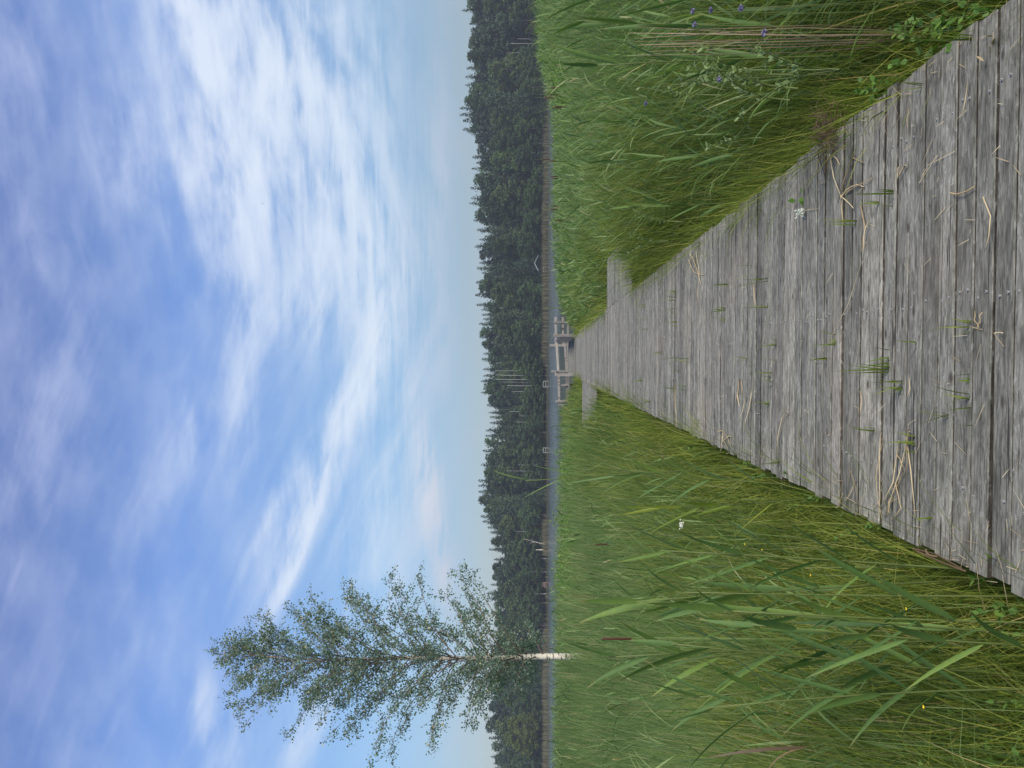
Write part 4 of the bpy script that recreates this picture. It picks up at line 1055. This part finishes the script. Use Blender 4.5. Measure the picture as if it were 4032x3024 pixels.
# brown reed belt on the far shore
n = 15000
X = rng.uniform(-165, 165, n); Y = rng.uniform(239.5, 246.5, n) + 1.6 * np.sin(X * .21) + 1.1 * np.sin(X * .53 + 1); yy = 1512 - X / Y * FPX
hgt = 1.25 + .95 * np.interp(yy, [-500, 500, 900, 1000, 1500, 1560, 2100, 2150, 2260, 2300, 2560, 2600, 3500], [.3, .3, .7, .9, .9, .05, 0, .8, .8, 0, .05, .8, .8]) + .3 * lowf(X * .1, Y * .1)
k = rng.random(n) < np.clip((hgt - 1.5) * 1.6, .03, 1); X, Y, hgt = X[k], Y[k], hgt[k]; n = len(X)
o = rib_obj('shore_reeds', ribbons(np.stack([X, Y, np.full(n, -.7)], 1), rng.uniform(0, 6.3, n), hgt * rng.uniform(.8, 1.15, n), rng.uniform(.10, .20, n), rng.uniform(0, .12, n), rng.uniform(0, .3, n), None, 3), M['shorereed'])
tag(o, 'brown reed belt along the far lake shore', 'reeds', None, 'stuff')
# pale bare trunks
SN = [(2145, 2138, 2062, .16, 'white crooked dead birch snag of the far shore nearest the birch', [(0, 0), (-3, .25), (4, .5), (10, .75), (16, 1)]), (2140, 2165, 2110, .22, 'short white broken birch stump beside the crooked snag', [(0, 0), (0, 1)])]
TR = [(1950, 1960, 2075, 1460), (1950, 1990, 2080, 1478), (1950, 2015, 2090, 1494), (1975, 2020, 2095, 1505), (1995, 2010, 2080, 1519), (2015, 2000, 2070, 1542), (2005, 2030, 2120, 1621), (2042, 2020, 2060, 1637), (2035, 2050, 2085, 1662), (2040, 2030, 2075, 1831), (1992, 2000, 2010, 1855),
      (2062, 2060, 2080, 1888), (2055, 2030, 2075, 2061), (2055, 2030, 2075, 2066), (2042, 2020, 2060, 2360), (2010, 2020, 2045, 170), (2037, 2030, 2055, 152), (1992, 1990, 2010, 205), (2075, 2080, 2130, 548), (2092, 2080, 2110, 600), (2087, 2080, 2105, 626), (2095, 2080, 2130, 732), (2105, 2090, 2150, 790), (2130, 2100, 2150, 887), (2072, 2065, 2090, 1415), (2027, 2030, 2045, 1282), (2115, 2085, 2150, 2770), (2115, 2100, 2150, 2800), (2112, 2100, 2130, 2900)]
def snag(b, y, t, w, lab, prof, name='dead_birch_snag', grp=None, Y=245.5):
    p0, p1 = at_y(b, y, Y), at_y(t, y, Y); gz = float(ground_z(p0.x, Y)) if b > 2135 else p0.z; p0.z = min(p0.z, gz) if b > 2135 else p0.z
    mb = MB(); H = p1.z - p0.z; mb.tube([(dx_ * Y / FPX, 0, H * u) for dx_, u in prof], [w * (1 - .55 * u) for _, u in prof], 6)
    if len(prof) > 3: mb.tube([(prof[2][0] * Y / FPX, 0, H * .55), (9 * -.02, 0, H * .72), (1.0, .2, H * .86)], [w * .5, w * .35, .03], 5)
    o = mb.build(name, M['birchbark'] if grp is None else M['fartrunk'], None, True); o.location = p0
    return tag(o, lab, 'tree trunk', grp)
for b, y, t, w, lab, prof in SN: snag(b, y, t, w, lab, prof)
for k, (t, _, b, y) in enumerate(sorted(TR, key=lambda q: -q[3])):
    dx_ = random.uniform(-5, 5)
    snag(2150, y, t, random.uniform(.08, .13), f'slim pale bare trunk at the forest edge, {ordinal(k + 1)} from the birch end', [(dx_ * .6, 0), (dx_ * .2, .5), (-dx_ * .4, 1)], 'bare_tree_trunk', 'slim bare trunks at the forest edge', Y=random.uniform(252.5, 256))

# shelter, jetties and stage across the lake
mt, nt, out = mat_new('pale_roof_sheet'); bsdf(nt, out, (.34, .36, .38), .6, .4); M['roofp'] = mt
mt, nt, out = mat_new('pale_plank'); bsdf(nt, out, (.34, .33, .31), .8, .2); M['palep'] = mt
mt, nt, out = mat_new('reddish_plank'); bsdf(nt, out, (.24, .15, .13), .8, .2); M['redp'] = mt
sh = at_y(2135, 1037, 246); gz = float(ground_z(sh.x, 246)); root = empty('lake_shelter', (sh.x, 246, gz), 'small shelter with pale pitched roof on the far shore', 'shelter')
for s_ in (-1, 1):
    mb = MB(); mb.box((s_ * 1.22, 0, 3.35), (2.72, 3.2, .12), ry=s_ * R(26)); mb.build('roof_slope', M['roofp'], root)
for px_ in (-2.0, 2.0):
    for py_ in (-1.3, 1.3): mb = MB(); mb.box((px_, py_, 1.35), (.16, .16, 2.9)); mb.build('post', M['darktrunk'], root)
mb = MB(); mb.box((0, 1.35, 1.2), (3.8, .08, 1.9)); mb.build('back_wall', M['darktrunk'], root)
for (x, y, W, lab) in ((2147, 1512, 2.0, 'little pale jetty frame on the far shore behind the platform'), (2148, 1772, 1.6, 'little pale jetty frame on the far shore behind the single tall reed'), (2145, 1062, 1.6, 'pale bench beside the shelter on the far shore')):
    p = at_y(x, y, 242); root = empty('small_jetty', (p.x, 242, -.6), lab, 'jetty', 'small pale jetties across the lake')
    mb = MB(); mb.box((0, 0, .62), (W, 1.2, .10)); mb.build('deck', M['palep'], root)
    for sx in (-1, 1):
        mb = MB(); mb.box((sx * W * .46, -.5, .5), (.14, .14, 1.9)); mb.build('post', M['palep'], root)
    mb = MB(); mb.box((0, -.5, 1.36), (W, .1, .12)); mb.build('rail', M['palep'], root)
p = at_y(2150, 2304, 242); root = empty('landing_stage', (p.x, 242, -.6), 'small reddish wooden stage on the far shore nearest the birch', 'stage')
for k, (w_, z_) in enumerate(((1.9, .5), (1.5, .95), (1.1, 1.4))):
    mb = MB(); mb.box((0, k * .3, z_), (w_, 1.0, .2)); mb.build('step', M['redp'], root)
mb = MB(); mb.box((0, 1.0, .5), (1.2, .5, 1.9)); mb.build('back_board', M['redp'], root)

# a far bird in the sky
p = at_y(1035, 803, 150); mb = MB()
mt, nt, out = mat_new('bird_feather'); bsdf(nt, out, (.05, .05, .06), .8, .2)
mb.tube([(-.16, 0, 0), (0, 0, .01), (.16, 0, 0)], [.01, .05, .015], 6)
for s_ in (-1, 1): mb.add([(.05, 0, .02), (-.06, 0, .02), (-.10, s_ * .34, .10), (.0, s_ * .30, .11)], [(0, 1, 2, 3)])
o = mb.build('flying_bird', mt); o.location = p; o.rotation_euler = (0, 0, R(40)); tag(o, 'tiny dark bird flying high before the white cloud', 'bird')

# ------------------------------------------------------------------ the air
hz = MB(); hz.box((0, 190, 22), (870, 490, 50))
mt, nt, out = mat_new('haze_air')
pv = node(nt, 'ShaderNodeVolumePrincipled'); pv.inputs['Color'].default_value = (.86, .93, 1, 1); pv.inputs['Density'].default_value = .00040; pv.inputs['Anisotropy'].default_value = .2
nt.links.new(pv.outputs[0], out.inputs['Volume'])
tag(hz.build('haze', mt), 'thin pale haze over lake and forest', None, None, 'stuff')
